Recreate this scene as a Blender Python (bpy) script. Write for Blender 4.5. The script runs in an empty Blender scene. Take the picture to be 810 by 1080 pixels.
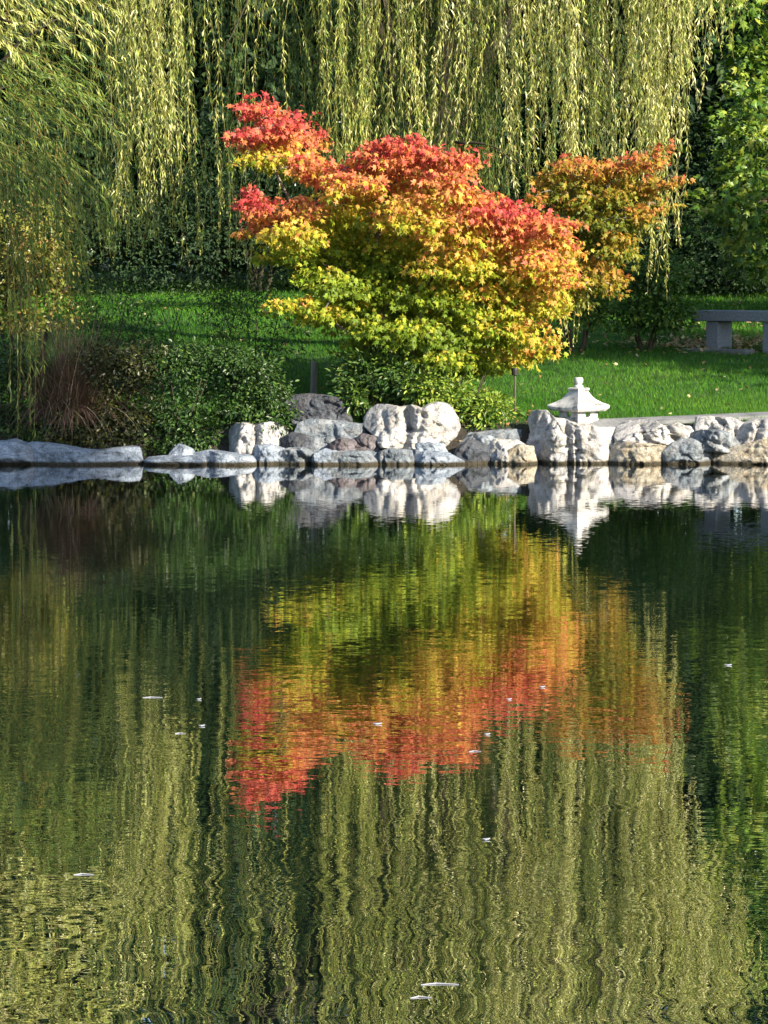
import bpy, math, random
import numpy as np
from mathutils import noise as mn, Vector

# ------------------------------------------------------------------ camera, sky, sun, exposure
scene = bpy.context.scene
COL = scene.collection
F = 3000.0                       # focal length in photo pixels (photo 810 x 1080)
HC = 1.864                       # eye height above the water
TILT = math.atan(255 / F)
cd = bpy.data.cameras.new('camera'); cam = bpy.data.objects.new('camera', cd); COL.objects.link(cam)
cd.sensor_fit = 'VERTICAL'; cd.sensor_height = 24; cd.sensor_width = 18; cd.lens = F / 1080 * 24
cd.clip_start = 0.1; cd.clip_end = 1500
cam.location = (0, 0, HC); cam.rotation_euler = (math.pi / 2 - TILT, 0, 0)
scene.camera = cam

SUN_EL, SUN_AZ = math.radians(26), math.radians(50)     # azimuth: to the right of straight behind the camera
SDIR = np.array([math.sin(SUN_AZ) * math.cos(SUN_EL), -math.cos(SUN_AZ) * math.cos(SUN_EL), math.sin(SUN_EL)])
world = bpy.data.worlds.new('World'); scene.world = world; world.use_nodes = True
wn = world.node_tree.nodes; wl = world.node_tree.links
sky = wn.new('ShaderNodeTexSky'); sky.sky_type = 'NISHITA'; sky.sun_disc = False
sky.sun_elevation = SUN_EL; sky.sun_rotation = math.atan2(SDIR[0], SDIR[1])
sky.air_density = 1.0; sky.dust_density = 0.6; sky.ozone_density = 1.5
wl.new(sky.outputs[0], wn['Background'].inputs[0]); wn['Background'].inputs[1].default_value = 0.115
sd_ = bpy.data.lights.new('sun', 'SUN'); sd_.energy = 5.0; sd_.angle = math.radians(0.5); sd_.color = (1.0, 0.90, 0.72)
sun = bpy.data.objects.new('sun', sd_); COL.objects.link(sun)
sun.rotation_euler = Vector(SDIR).to_track_quat('Z', 'Y').to_euler(); sun.location = (10, -10, 20)
scene.view_settings.view_transform = 'Standard'; scene.view_settings.look = 'None'
scene.view_settings.gamma = 1; scene.view_settings.use_curve_mapping = False
scene.view_settings.exposure = 1.42
scene.cycles.max_bounces = 6; scene.cycles.diffuse_bounces = 2; scene.cycles.glossy_bounces = 2
scene.cycles.transmission_bounces = 2; scene.cycles.transparent_max_bounces = 4
scene.cycles.caustics_reflective = False; scene.cycles.caustics_refractive = False
scene.cycles.use_denoising = True; scene.cycles.denoiser = 'OPENIMAGEDENOISE'; scene.cycles.denoising_input_passes = 'RGB_ALBEDO_NORMAL'; scene.cycles.denoising_prefilter = 'ACCURATE'
scene.cycles.sample_clamp_indirect = 3.0

rng = np.random.default_rng(11)
random.seed(5)

# ------------------------------------------------------------------ helpers
CT, ST = math.cos(TILT), math.sin(TILT)
def P(px, py, Y):
    cx = (px - 405) / F; cy = (540 - py) / F
    dy = CT + cy * ST; dz = -ST + cy * CT
    t = Y / dy
    return np.array([cx * t, Y, HC + dz * t])

def link(o, parent=None):
    COL.objects.link(o)
    if parent is not None: o.parent = parent
    return o

def tag(o, label=None, cat=None, group=None, kind=None):
    if label: o['label'] = label
    if cat: o['category'] = cat
    if group: o['group'] = group
    if kind: o['kind'] = kind
    return o

def empty(name, loc, label, cat, group=None, rz=0):
    o = bpy.data.objects.new(name, None); link(o); o.location = [float(c) for c in loc]; o.rotation_euler = (0, 0, rz)
    return tag(o, label, cat, group)

def mesh_np(name, verts, faces_flat, face_sizes, mat, parent=None, cols=None, smooth=False):
    """verts (N,3) in WORLD space; the parent's location (empties are unrotated unless noted) is subtracted"""
    verts = np.asarray(verts, dtype=np.float32)
    if parent is not None:
        verts = verts - np.array(parent.location[:], dtype=np.float32)
    me = bpy.data.meshes.new(name)
    me.vertices.add(len(verts)); me.vertices.foreach_set('co', verts.ravel())
    face_sizes = np.asarray(face_sizes, dtype=np.int32)
    me.loops.add(int(face_sizes.sum())); me.loops.foreach_set('vertex_index', np.asarray(faces_flat, dtype=np.int32).ravel())
    me.polygons.add(len(face_sizes))
    st = np.concatenate([[0], np.cumsum(face_sizes)[:-1]]).astype(np.int32)
    me.polygons.foreach_set('loop_start', st)
    me.polygons.foreach_set('use_smooth', np.full(len(face_sizes), smooth))
    if cols is not None:
        ca = me.color_attributes.new('Col', 'FLOAT_COLOR', 'POINT')
        c4 = np.ones((len(verts), 4), dtype=np.float32); c4[:, :3] = cols
        ca.data.foreach_set('color', c4.ravel())
    me.materials.append(mat)
    me.update(calc_edges=True)
    o = bpy.data.objects.new(name, me)
    return link(o, parent)

class MB:
    """collects tubes, boxes and lathes as one mesh"""
    def __init__(s): s.v = []; s.f = []; s.sz = []; s.n = 0
    def add(s, v, faces):
        s.v.append(np.asarray(v, float))
        for f in faces:
            s.f.extend([i + s.n for i in f]); s.sz.append(len(f))
        s.n += len(v)
    def tube(s, pts, rad, sides=7):
        pts = [np.asarray(p, float) for p in pts]; n = len(pts); V = []
        for i, p in enumerate(pts):
            d = pts[min(i + 1, n - 1)] - pts[max(i - 1, 0)]; d /= (np.linalg.norm(d) + 1e-9)
            a = np.cross(d, [0, 1, 0.13]); a /= (np.linalg.norm(a) + 1e-9); b = np.cross(d, a)
            for k in range(sides):
                t = 2 * math.pi * k / sides
                V.append(p + rad[i] * (a * math.cos(t) + b * math.sin(t)))
        Fs = []
        for i in range(n - 1):
            for k in range(sides):
                k2 = (k + 1) % sides
                Fs.append((i * sides + k, i * sides + k2, (i + 1) * sides + k2, (i + 1) * sides + k))
        Fs.append(tuple(range(sides))[::-1]); Fs.append(tuple((n - 1) * sides + k for k in range(sides)))
        s.add(V, Fs)
    def rings(s, rings, cap=True):
        k = len(rings[0]); V = [p for r in rings for p in r]; Fs = []
        for i in range(len(rings) - 1):
            for j in range(k):
                j2 = (j + 1) % k
                Fs.append((i * k + j, i * k + j2, (i + 1) * k + j2, (i + 1) * k + j))
        if cap:
            Fs.append(tuple(range(k))[::-1]); Fs.append(tuple((len(rings) - 1) * k + j for j in range(k)))
        s.add(V, Fs)
    def build(s, name, mat, parent=None, smooth=False):
        return mesh_np(name, np.concatenate(s.v), s.f, s.sz, mat, parent, smooth=smooth)

def bez(p0, p1, sag=0.0, n=6, wob=0.0, lift=0.0):
    """curve from p0 to p1 that bows up by lift and wobbles"""
    p0 = np.asarray(p0, float); p1 = np.asarray(p1, float); out = []
    for i in range(n):
        t = i / (n - 1); p = p0 * (1 - t) + p1 * t
        p[2] += lift * 4 * t * (1 - t)
        if 0 < i < n - 1: p = p + np.array([random.uniform(-1, 1), random.uniform(-1, 1), random.uniform(-1, 1)]) * wob
        out.append(p)
    return out

# ------------------------------------------------------------------ materials
def newmat(name):
    m = bpy.data.materials.new(name); m.use_nodes = True
    nt = m.node_tree; b = nt.nodes['Principled BSDF']
    return m, nt, b

def ramp(nt, stops):
    r = nt.nodes.new('ShaderNodeValToRGB'); e = r.color_ramp.elements
    e[0].position, e[0].color = stops[0][0], (*stops[0][1], 1)
    e[1].position, e[1].color = stops[-1][0], (*stops[-1][1], 1)
    for p, c in stops[1:-1]:
        q = e.new(p); q.color = (*c, 1)
    return r

def noise_node(nt, scale, detail=4, rough=0.55, coord='Object', stretch=None):
    tc = nt.nodes.new('ShaderNodeTexCoord'); n = nt.nodes.new('ShaderNodeTexNoise')
    n.inputs['Scale'].default_value = scale; n.inputs['Detail'].default_value = detail; n.inputs['Roughness'].default_value = rough
    src = tc.outputs[coord]
    if stretch:
        mp = nt.nodes.new('ShaderNodeMapping'); mp.inputs['Scale'].default_value = stretch
        nt.links.new(src, mp.inputs[0]); src = mp.outputs[0]
    nt.links.new(src, n.inputs['Vector'])
    return n

def leaf_mat(name, trans=0.35, rough=0.45, spec=0.35, tint=(1.0, 1.0, 0.6)):
    m, nt, b = newmat(name)
    at = nt.nodes.new('ShaderNodeAttribute'); at.attribute_name = 'Col'
    nt.links.new(at.outputs['Color'], b.inputs['Base Color'])
    b.inputs['Roughness'].default_value = rough
    b.inputs['Specular IOR Level'].default_value = spec
    tr = nt.nodes.new('ShaderNodeBsdfTranslucent')
    mul = nt.nodes.new('ShaderNodeMixRGB'); mul.blend_type = 'MULTIPLY'; mul.inputs[0].default_value = 1
    mul.inputs[2].default_value = (*tint, 1)
    nt.links.new(at.outputs['Color'], mul.inputs[1]); nt.links.new(mul.outputs[0], tr.inputs[0])
    mx = nt.nodes.new('ShaderNodeMixShader'); mx.inputs[0].default_value = trans
    nt.links.new(b.outputs[0], mx.inputs[1]); nt.links.new(tr.outputs[0], mx.inputs[2])
    nt.links.new(mx.outputs[0], nt.nodes['Material Output'].inputs[0])
    return m

def simple_mat(name, stops, scale=8, rough=0.8, bump=0.0, bscale=40, stretch=None, detail=6, spec=0.3, bdist=0.01):
    m, nt, b = newmat(name)
    n = noise_node(nt, scale, detail, 0.6, stretch=stretch)
    r = ramp(nt, stops); nt.links.new(n.outputs[0], r.inputs[0]); nt.links.new(r.outputs[0], b.inputs['Base Color'])
    b.inputs['Roughness'].default_value = rough; b.inputs['Specular IOR Level'].default_value = spec
    if bump:
        n2 = noise_node(nt, bscale, 6, 0.65, stretch=stretch); bp = nt.nodes.new('ShaderNodeBump')
        bp.inputs['Strength'].default_value = bump; bp.inputs['Distance'].default_value = bdist
        nt.links.new(n2.outputs[0], bp.inputs['Height']); nt.links.new(bp.outputs[0], b.inputs['Normal'])
    return m

def rock_mat(name, dark, mid, light, stain=(0.42, 0.31, 0.17), stain_amt=0.5):
    m, nt, b = newmat(name); L = nt.links
    n1 = noise_node(nt, 5.5, 9, 0.68)
    r = ramp(nt, [(0.30, dark), (0.45, mid), (0.62, light)]); L.new(n1.outputs[0], r.inputs[0])
    # iron and algae stains of their own shape
    n3 = noise_node(nt, 3.1, 6, 0.6); n3.noise_dimensions = '4D'; n3.inputs['W'].default_value = 3.3
    r3 = ramp(nt, [(0.50, (0, 0, 0)), (0.66, (stain_amt,) * 3)]); L.new(n3.outputs[0], r3.inputs[0])
    mx = nt.nodes.new('ShaderNodeMixRGB'); L.new(r3.outputs[0], mx.inputs[0]); L.new(r.outputs[0], mx.inputs[1])
    mx.inputs[2].default_value = (*stain, 1)
    # dark veins
    n4 = noise_node(nt, 9, 5, 0.6, stretch=(1, 1, 1.7)); ab = nt.nodes.new('ShaderNodeMath'); ab.operation = 'SUBTRACT'; ab.inputs[1].default_value = 0.5
    L.new(n4.outputs[0], ab.inputs[0]); ab2 = nt.nodes.new('ShaderNodeMath'); ab2.operation = 'ABSOLUTE'; L.new(ab.outputs[0], ab2.inputs[0])
    r4 = ramp(nt, [(0.0, (0.42, 0.42, 0.44)), (0.03, (1, 1, 1))]); L.new(ab2.outputs[0], r4.inputs[0])
    mu = nt.nodes.new('ShaderNodeMixRGB'); mu.blend_type = 'MULTIPLY'; mu.inputs[0].default_value = 0.8
    L.new(mx.outputs[0], mu.inputs[1]); L.new(r4.outputs[0], mu.inputs[2])
    n5 = noise_node(nt, 7.5, 7, 0.7); n5.noise_dimensions = '4D'; n5.inputs['W'].default_value = 8.1
    r5 = ramp(nt, [(0.56, (0, 0, 0)), (0.63, (0.55, 0.55, 0.55))]); L.new(n5.outputs[0], r5.inputs[0])
    lm = nt.nodes.new('ShaderNodeMixRGB'); L.new(r5.outputs[0], lm.inputs[0]); L.new(mu.outputs[0], lm.inputs[1]); lm.inputs[2].default_value = (0.10, 0.11, 0.10, 1); mu = lm
    # waterline band: wet, algae-dark stone just above the pond surface
    ge = nt.nodes.new('ShaderNodeNewGeometry'); sp = nt.nodes.new('ShaderNodeSeparateXYZ'); L.new(ge.outputs['Position'], sp.inputs[0])
    mr = nt.nodes.new('ShaderNodeMapRange'); mr.inputs[1].default_value = 0.018; mr.inputs[2].default_value = 0.042
    L.new(sp.outputs[2], mr.inputs[0])
    wt = nt.nodes.new('ShaderNodeMixRGB'); L.new(mr.outputs[0], wt.inputs[0]); wt.inputs[1].default_value = (0.05, 0.042, 0.026, 1); L.new(mu.outputs[0], wt.inputs[2])
    L.new(wt.outputs[0], b.inputs['Base Color'])
    b.inputs['Roughness'].default_value = 0.85; b.inputs['Specular IOR Level'].default_value = 0.25
    n2 = noise_node(nt, 12, 8, 0.66); bp = nt.nodes.new('ShaderNodeBump'); bp.inputs['Strength'].default_value = 1.0; bp.inputs['Distance'].default_value = 0.075
    L.new(n2.outputs[0], bp.inputs['Height']); L.new(bp.outputs[0], b.inputs['Normal'])
    return m

M_willow = leaf_mat('willow_leaf', 0.30, 0.45, 0.28)
M_maple = leaf_mat('maple_leaf', 0.45, 0.45, 0.25, (1, 1, 0.8))
M_leaf = leaf_mat('broad_leaf', 0.28, 0.4, 0.4)
M_dark = leaf_mat('woodland_leaf', 0.2, 0.55, 0.2)
M_grass = leaf_mat('grass_blade', 0.25, 0.5, 0.2)
M_dry = leaf_mat('dry_blade', 0.2, 0.7, 0.15)
M_bark = simple_mat('bark', [(0.3, (0.018, 0.015, 0.010)), (0.6, (0.055, 0.045, 0.030))], 6, 0.9, 0.8, 25, (1, 1, 0.25))
M_bark_grey = simple_mat('grey_bark', [(0.3, (0.09, 0.08, 0.065)), (0.6, (0.22, 0.19, 0.15))], 9, 0.9, 0.6, 30, (1, 1, 0.3))
M_twig = simple_mat('willow_twig', [(0.3, (0.26, 0.20, 0.05)), (0.6, (0.36, 0.29, 0.09))], 9, 0.7)
M_rock_white = rock_mat('white_limestone', (0.13, 0.14, 0.16), (0.37, 0.36, 0.36), (0.60, 0.575, 0.55), (0.46, 0.37, 0.22), 0.35)
M_rock_grey = rock_mat('grey_limestone', (0.06, 0.07, 0.085), (0.16, 0.185, 0.21), (0.34, 0.37, 0.40), (0.30, 0.24, 0.18), 0.35)  # darkened tone also stands in for shade on the middle rocks
M_rock_dark = rock_mat('dark_boulder', (0.02, 0.024, 0.03), (0.055, 0.062, 0.075), (0.14, 0.15, 0.17), (0.07, 0.05, 0.05), 0.5)
M_rock_tan = rock_mat('tan_limestone', (0.15, 0.13, 0.10), (0.36, 0.32, 0.25), (0.54, 0.50, 0.42), (0.38, 0.24, 0.10), 0.6)
M_rock_pink = rock_mat('pinkish_stone', (0.05, 0.045, 0.05), (0.115, 0.10, 0.11), (0.22, 0.20, 0.215), (0.16, 0.10, 0.08), 0.5)
M_rock_blue = rock_mat('bluish_slab', (0.10, 0.12, 0.15), (0.25, 0.29, 0.35), (0.42, 0.47, 0.54), (0.32, 0.31, 0.30), 0.25)  # blue of the shaded left bank is put into the stone colour
M_bench = simple_mat('bench_granite', [(0.35, (0.13, 0.15, 0.18)), (0.65, (0.25, 0.27, 0.31))], 60, 0.75, 0.4, 90, bdist=0.003)
M_lantern = simple_mat('lantern_stone', [(0.36, (0.16, 0.16, 0.15)), (0.48, (0.38, 0.37, 0.36)), (0.64, (0.54, 0.53, 0.51))], 13, 0.8, 0.5, 60, bdist=0.004)
M_paving = simple_mat('path_paving', [(0.35, (0.11, 0.115, 0.12)), (0.65, (0.22, 0.22, 0.22))], 5, 0.85, 0.5, 40)
M_black = simple_mat('dark_metal', [(0.3, (0.015, 0.015, 0.015)), (0.7, (0.035, 0.03, 0.03))], 30, 0.5)
M_pole = simple_mat('weathered_pole', [(0.3, (0.06, 0.045, 0.035)), (0.7, (0.13, 0.10, 0.08))], 30, 0.6)
M_wood = simple_mat('weathered_wood', [(0.3, (0.14, 0.12, 0.10)), (0.65, (0.30, 0.27, 0.24))], 14, 0.9, 0.6, 40, (1, 1, 0.15))
M_pale = simple_mat('bleached_leaf', [(0.3, (0.25, 0.26, 0.30)), (0.7, (0.42, 0.43, 0.48))], 30, 0.5)

# ------------------------------------------------------------------ ground
PX0, PX1, PY0, PY1, PR = -12.0, 8.2, -1.5, 27.62, 4.0
def sdist(x, y):
    cx, cy = (PX0 + PX1) / 2, (PY0 + PY1) / 2
    qx = np.abs(x - cx) - ((PX1 - PX0) / 2 - PR); qy = np.abs(y - cy) - ((PY1 - PY0) / 2 - PR)
    return np.hypot(np.maximum(qx, 0), np.maximum(qy, 0)) + np.minimum(np.maximum(qx, qy), 0) - PR
def sm(a, b, t):
    t = np.clip((t - a) / (b - a), 0, 1); return t * t * (3 - 2 * t)
def gh(x, y):
    x = np.asarray(x, float); y = np.asarray(y, float)
    s = sdist(x, y)
    up = 0.33 * sm(-0.1, 0.35, s) + 0.083 * np.clip(s, 0, 7) + 0.052 * np.clip(s - 7, 0, 14) + 0.02 * np.clip(s - 21, 0, 40)
    dn = np.maximum(-0.9, np.minimum(s, 0) * 0.9)
    bumps = (np.sin(x * 0.9 + y * 0.5) * np.sin(y * 0.7 - x * 0.3)) * 0.025 * sm(0.5, 3, s)
    return up + dn + bumps
def gz(x, y): return float(gh(x, y))

xs = np.concatenate([np.linspace(-400, -30, 12), np.linspace(-28, -6, 30), np.arange(-5.9, 6.0, 0.12), np.linspace(6.1, 30, 40), np.linspace(34, 400, 12)])
ys = np.concatenate([np.linspace(-300, -20, 8), np.linspace(-16, 26, 50), np.arange(26.2, 30, 0.08), np.arange(30, 52, 0.25), np.linspace(53, 90, 20), np.linspace(100, 600, 10)])
X, Y = np.meshgrid(xs, ys); Z = gh(X, Y)
nx, ny = len(xs), len(ys)
idx = np.arange(nx * ny).reshape(ny, nx)
fc = np.stack([idx[:-1, :-1], idx[:-1, 1:], idx[1:, 1:], idx[1:, :-1]], -1).reshape(-1, 4)
m, nt, b = newmat('lawn_soil'); L = nt.links
na = noise_node(nt, 1.3, 6, 0.6); ra = ramp(nt, [(0.3, (0.020, 0.050, 0.010)), (0.6, (0.040, 0.095, 0.016))]); L.new(na.outputs[0], ra.inputs[0])
nb = noise_node(nt, 14, 6, 0.6); rb = ramp(nt, [(0.35, (0.018, 0.015, 0.011)), (0.65, (0.045, 0.037, 0.026))]); L.new(nb.outputs[0], rb.inputs[0])
ge = nt.nodes.new('ShaderNodeNewGeometry'); sp = nt.nodes.new('ShaderNodeSeparateXYZ'); L.new(ge.outputs['Position'], sp.inputs[0])
mr = nt.nodes.new('ShaderNodeMapRange'); mr.inputs[1].default_value = 0.33; mr.inputs[2].default_value = 0.42; L.new(sp.outputs[2], mr.inputs[0])
mx = nt.nodes.new('ShaderNodeMixRGB'); L.new(mr.outputs[0], mx.inputs[0]); L.new(rb.outputs[0], mx.inputs[1]); L.new(ra.outputs[0], mx.inputs[2])
L.new(mx.outputs[0], b.inputs['Base Color']); b.inputs['Roughness'].default_value = 0.95
bp = nt.nodes.new('ShaderNodeBump'); bp.inputs['Strength'].default_value = 0.8; bp.inputs['Distance'].default_value = 0.03
nc = noise_node(nt, 50, 4, 0.7); L.new(nc.outputs[0], bp.inputs['Height']); L.new(bp.outputs[0], b.inputs['Normal'])
ground = mesh_np('ground', np.stack([X, Y, Z], -1).reshape(-1, 3), fc, np.full(len(fc), 4), m, smooth=True)
tag(ground, kind='structure')

# ------------------------------------------------------------------ water
m, nt, b = newmat('pond_water'); L = nt.links; nt.nodes.remove(b)
tc = nt.nodes.new('ShaderNodeTexCoord')
def slope(scale, stretch, amp, detail=2.0, dist=0.0, w=0.0):
    mp = nt.nodes.new('ShaderNodeMapping'); mp.inputs['Scale'].default_value = (*stretch, 1); mp.inputs['Location'].default_value = (w, w * 1.7, 0)
    L.new(tc.outputs['Object'], mp.inputs[0])
    n = nt.nodes.new('ShaderNodeTexNoise'); n.inputs['Scale'].default_value = scale; n.inputs['Detail'].default_value = detail
    n.inputs['Distortion'].default_value = dist; L.new(mp.outputs[0], n.inputs['Vector'])
    s = nt.nodes.new('ShaderNodeVectorMath'); s.operation = 'SUBTRACT'; s.inputs[1].default_value = (0.5, 0.5, 0.5); L.new(n.outputs['Color'], s.inputs[0])
    k = nt.nodes.new('ShaderNodeVectorMath'); k.operation = 'MULTIPLY'; k.inputs[1].default_value = (amp[0], amp[1], 0); L.new(s.outputs[0], k.inputs[0])
    return k
def vadd(a, c):
    v = nt.nodes.new('ShaderNodeVectorMath'); v.operation = 'ADD'; L.new(a.outputs[0], v.inputs[0]); L.new(c.outputs[0], v.inputs[1]); return v
fine = slope(46.0, (0.35, 1.0), (0.006, 0.040), 1.0, 0, 5.0)
stri = slope(13.0, (0.28, 1.0), (0.003, 0.013), 1.5, 0, 9.0)       # cat's-paw ripples, crests lie along the shore
mid = slope(6.0, (0.55, 1.0), (0.026, 0.024), 1.0, 0.5, 1.0)         # decimetre ripples
sep = nt.nodes.new('ShaderNodeSeparateXYZ'); L.new(tc.outputs['Object'], sep.inputs[0])
# the breeze reaches the open middle of the pond, the water under the far bank lies calmer
mr = nt.nodes.new('ShaderNodeMapRange'); mr.inputs[1].default_value = 16.0; mr.inputs[2].default_value = 7.5; mr.inputs[3].default_value = 0.10; mr.inputs[4].default_value = 1.0
L.new(sep.outputs[1], mr.inputs[0])
pn = nt.nodes.new('ShaderNodeTexNoise'); pn.inputs['Scale'].default_value = 0.35; pn.inputs['Detail'].default_value = 2
mp = nt.nodes.new('ShaderNodeMapping'); mp.inputs['Scale'].default_value = (0.5, 1.6, 1); L.new(tc.outputs['Object'], mp.inputs[0]); L.new(mp.outputs[0], pn.inputs['Vector'])
mr2 = nt.nodes.new('ShaderNodeMapRange'); mr2.inputs[1].default_value = 0.35; mr2.inputs[2].default_value = 0.65; mr2.inputs[3].default_value = 0.6; mr2.inputs[4].default_value = 1.3
L.new(pn.outputs[0], mr2.inputs[0])
mm = nt.nodes.new('ShaderNodeMath'); mm.operation = 'MULTIPLY'; L.new(mr.outputs[0], mm.inputs[0]); L.new(mr2.outputs[0], mm.inputs[1])
sc_ = nt.nodes.new('ShaderNodeVectorMath'); sc_.operation = 'SCALE'; L.new(mid.outputs[0], sc_.inputs[0]); L.new(mm.outputs[0], sc_.inputs['Scale'])
mrf = nt.nodes.new('ShaderNodeMapRange'); mrf.inputs[1].default_value = 26.0; mrf.inputs[2].default_value = 19.0; mrf.inputs[3].default_value = 0.30; mrf.inputs[4].default_value = 1.0
L.new(sep.outputs[1], mrf.inputs[0])
mf = nt.nodes.new('ShaderNodeMath'); mf.operation = 'MULTIPLY'; L.new(mrf.outputs[0], mf.inputs[0]); L.new(mr2.outputs[0], mf.inputs[1])
mnr = nt.nodes.new('ShaderNodeMapRange'); mnr.inputs[1].default_value = 7.0; mnr.inputs[2].default_value = 12.0; mnr.inputs[3].default_value = 0.22; mnr.inputs[4].default_value = 1.0; L.new(sep.outputs[1], mnr.inputs[0])
mf2 = nt.nodes.new('ShaderNodeMath'); mf2.operation = 'MULTIPLY'; L.new(mf.outputs[0], mf2.inputs[0]); L.new(mnr.outputs[0], mf2.inputs[1]); mf = mf2
sf_ = nt.nodes.new('ShaderNodeVectorMath'); sf_.operation = 'SCALE'; L.new(vadd(fine, stri).outputs[0], sf_.inputs[0]); L.new(mf.outputs[0], sf_.inputs['Scale'])
sc_ = vadd(sc_, sf_)
up = nt.nodes.new('ShaderNodeVectorMath'); up.operation = 'ADD'; up.inputs[1].default_value = (0, 0, 1); L.new(sc_.outputs[0], up.inputs[0])
nm = nt.nodes.new('ShaderNodeVectorMath'); nm.operation = 'NORMALIZE'; L.new(up.outputs[0], nm.inputs[0])
gl = nt.nodes.new('ShaderNodeBsdfGlossy'); gl.inputs['Roughness'].default_value = 0.0; gl.inputs['Color'].default_value = (1, 1, 1, 1)
df = nt.nodes.new('ShaderNodeBsdfDiffuse'); df.inputs['Color'].default_value = (0.002, 0.006, 0.004, 1)
fr = nt.nodes.new('ShaderNodeFresnel'); fr.inputs['IOR'].default_value = 1.5
L.new(nm.outputs[0], gl.inputs['Normal']); L.new(nm.outputs[0], fr.inputs['Normal'])
fm = nt.nodes.new('ShaderNodeMapRange'); fm.inputs[1].default_value = 0.0; fm.inputs[2].default_value = 0.8; fm.inputs[3].default_value = 0.38; fm.inputs[4].default_value = 0.95; L.new(fr.outputs[0], fm.inputs[0])
ms = nt.nodes.new('ShaderNodeMixShader'); L.new(fm.outputs[0], ms.inputs[0]); L.new(df.outputs[0], ms.inputs[1]); L.new(gl.outputs[0], ms.inputs[2])
L.new(ms.outputs[0], nt.nodes['Material Output'].inputs[0])
water = mesh_np('pond_water', [(-14, -3, 0), (11, -3, 0), (11, 28.1, 0), (-14, 28.1, 0)], [0, 1, 2, 3], [4], m)
tag(water, kind='structure')

# ------------------------------------------------------------------ paved path behind the rocks
far = [(1.7, 27.92), (2.25, 28.10), (3.0, 28.32), (3.9, 28.62), (5.2, 29.1), (8, 30.4), (13, 33)]
near = [(1.75, 27.75), (2.4, 27.85), (3.2, 28.08), (4.1, 28.42), (5.5, 28.75), (8.5, 29.9), (13.5, 32.4)]
mb = MB()
def lerp_poly(pl, n):
    t = np.linspace(0, len(pl) - 1, n); a = np.array(pl); i = np.minimum(t.astype(int), len(pl) - 2); f = (t - i)[:, None]
    return a[i] * (1 - f) + a[i + 1] * f
fa, ne = lerp_poly(far, 60), lerp_poly(near, 60)
V = []
for a, c in zip(fa, ne):
    za, zc = gz(*a) + 0.035, gz(*c) + 0.035
    V += [(a[0], a[1], za - 0.12), (a[0], a[1], za), (c[0], c[1], zc), (c[0], c[1], zc - 0.12)]
Fq = []
for i in range(59):
    o = i * 4
    for k in range(3): Fq.append((o + k, o + k + 1, o + 5 + k, o + 4 + k))
mb.add(V, Fq)
tag(mb.build('path', M_paving), kind='structure')

# ------------------------------------------------------------------ leaves
def unit(v): return v / (np.linalg.norm(v, axis=-1, keepdims=True) + 1e-9)
def star_template():
    tips = [(-112, .55), (-58, .85), (0, 1.0), (58, .85), (112, .55)]
    out = [(0, -0.08)]
    for i, (a, r) in enumerate(tips):
        a = math.radians(a); out.append((math.sin(a) * r, 0.32 + math.cos(a) * r * 0.68))
        if i < 4:
            a2 = math.radians((tips[i][0] + tips[i + 1][0]) / 2); out.append((math.sin(a2) * .34, 0.32 + math.cos(a2) * .34 * .8))
    v = [(x, y, -0.22 * (x * x + (y - .3) ** 2)) for x, y in out] + [(0, 0.3, 0.02)]
    c = len(out); f = [(i, (i + 1) % c, c) for i in range(c)]
    return np.array(v), f
STAR = star_template()
KITE = (np.array([(0, 0, 0), (.5, .42, .08), (0, 1, -.06), (-.5, .42, .08)]), [(0, 1, 2, 3)])
OVAL = (np.array([(0, 0, 0), (.42, .25, .06), (.45, .62, .05), (0, 1, -.08), (-.45, .62, .05), (-.42, .25, .06)]), [(0, 1, 2, 3), (0, 3, 4, 5)])
def leaf_arrays(pos, axis, nrm, length, width, col, tpl):
    tv, tf = tpl; n = len(pos); k = len(tv)
    axis = unit(axis); side = unit(np.cross(axis, nrm)); nr = np.cross(side, axis)
    length = np.broadcast_to(length, n)[:, None, None]; width = np.broadcast_to(width, n)[:, None, None]
    v = pos[:, None] + side[:, None] * tv[None, :, 0:1] * width + axis[:, None] * tv[None, :, 1:2] * length + nr[:, None] * tv[None, :, 2:3] * length
    sizes = np.tile([len(f) for f in tf], n)
    flat = np.concatenate([np.array(f) for f in tf])
    faces = (flat[None] + (np.arange(n) * k)[:, None]).ravel()
    return v.reshape(-1, 3), faces, sizes, np.repeat(col, k, axis=0)
class Leaves:
    def __init__(s): s.v = []; s.f = []; s.sz = []; s.c = []; s.n = 0
    def add(s, *a):
        v, f, sz, c = leaf_arrays(*a); s.raw(v, f, sz, c)
    def raw(s, v, f, sz, c):
        s.v.append(v); s.f.append(f + s.n); s.sz.append(sz); s.c.append(c); s.n += len(v)
    def build(s, name, mat, parent=None):
        return mesh_np(name, np.concatenate(s.v), np.concatenate(s.f), np.concatenate(s.sz), mat, parent, np.concatenate(s.c))
def palette(t, stops):
    t = np.clip(t, 0, 1); xs_ = [s[0] for s in stops]
    return np.stack([np.interp(t, xs_, [s[1][k] for s in stops]) for k in range(3)], -1)
def rnd_unit(n): return unit(rng.normal(size=(n, 3)))
def jitter(col, a=0.18): return np.clip(col * (1 + rng.normal(size=(len(col), 1)) * a) * (1 + rng.normal(size=(len(col), 3)) * a * .3), 0.002, 0.9)

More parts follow.
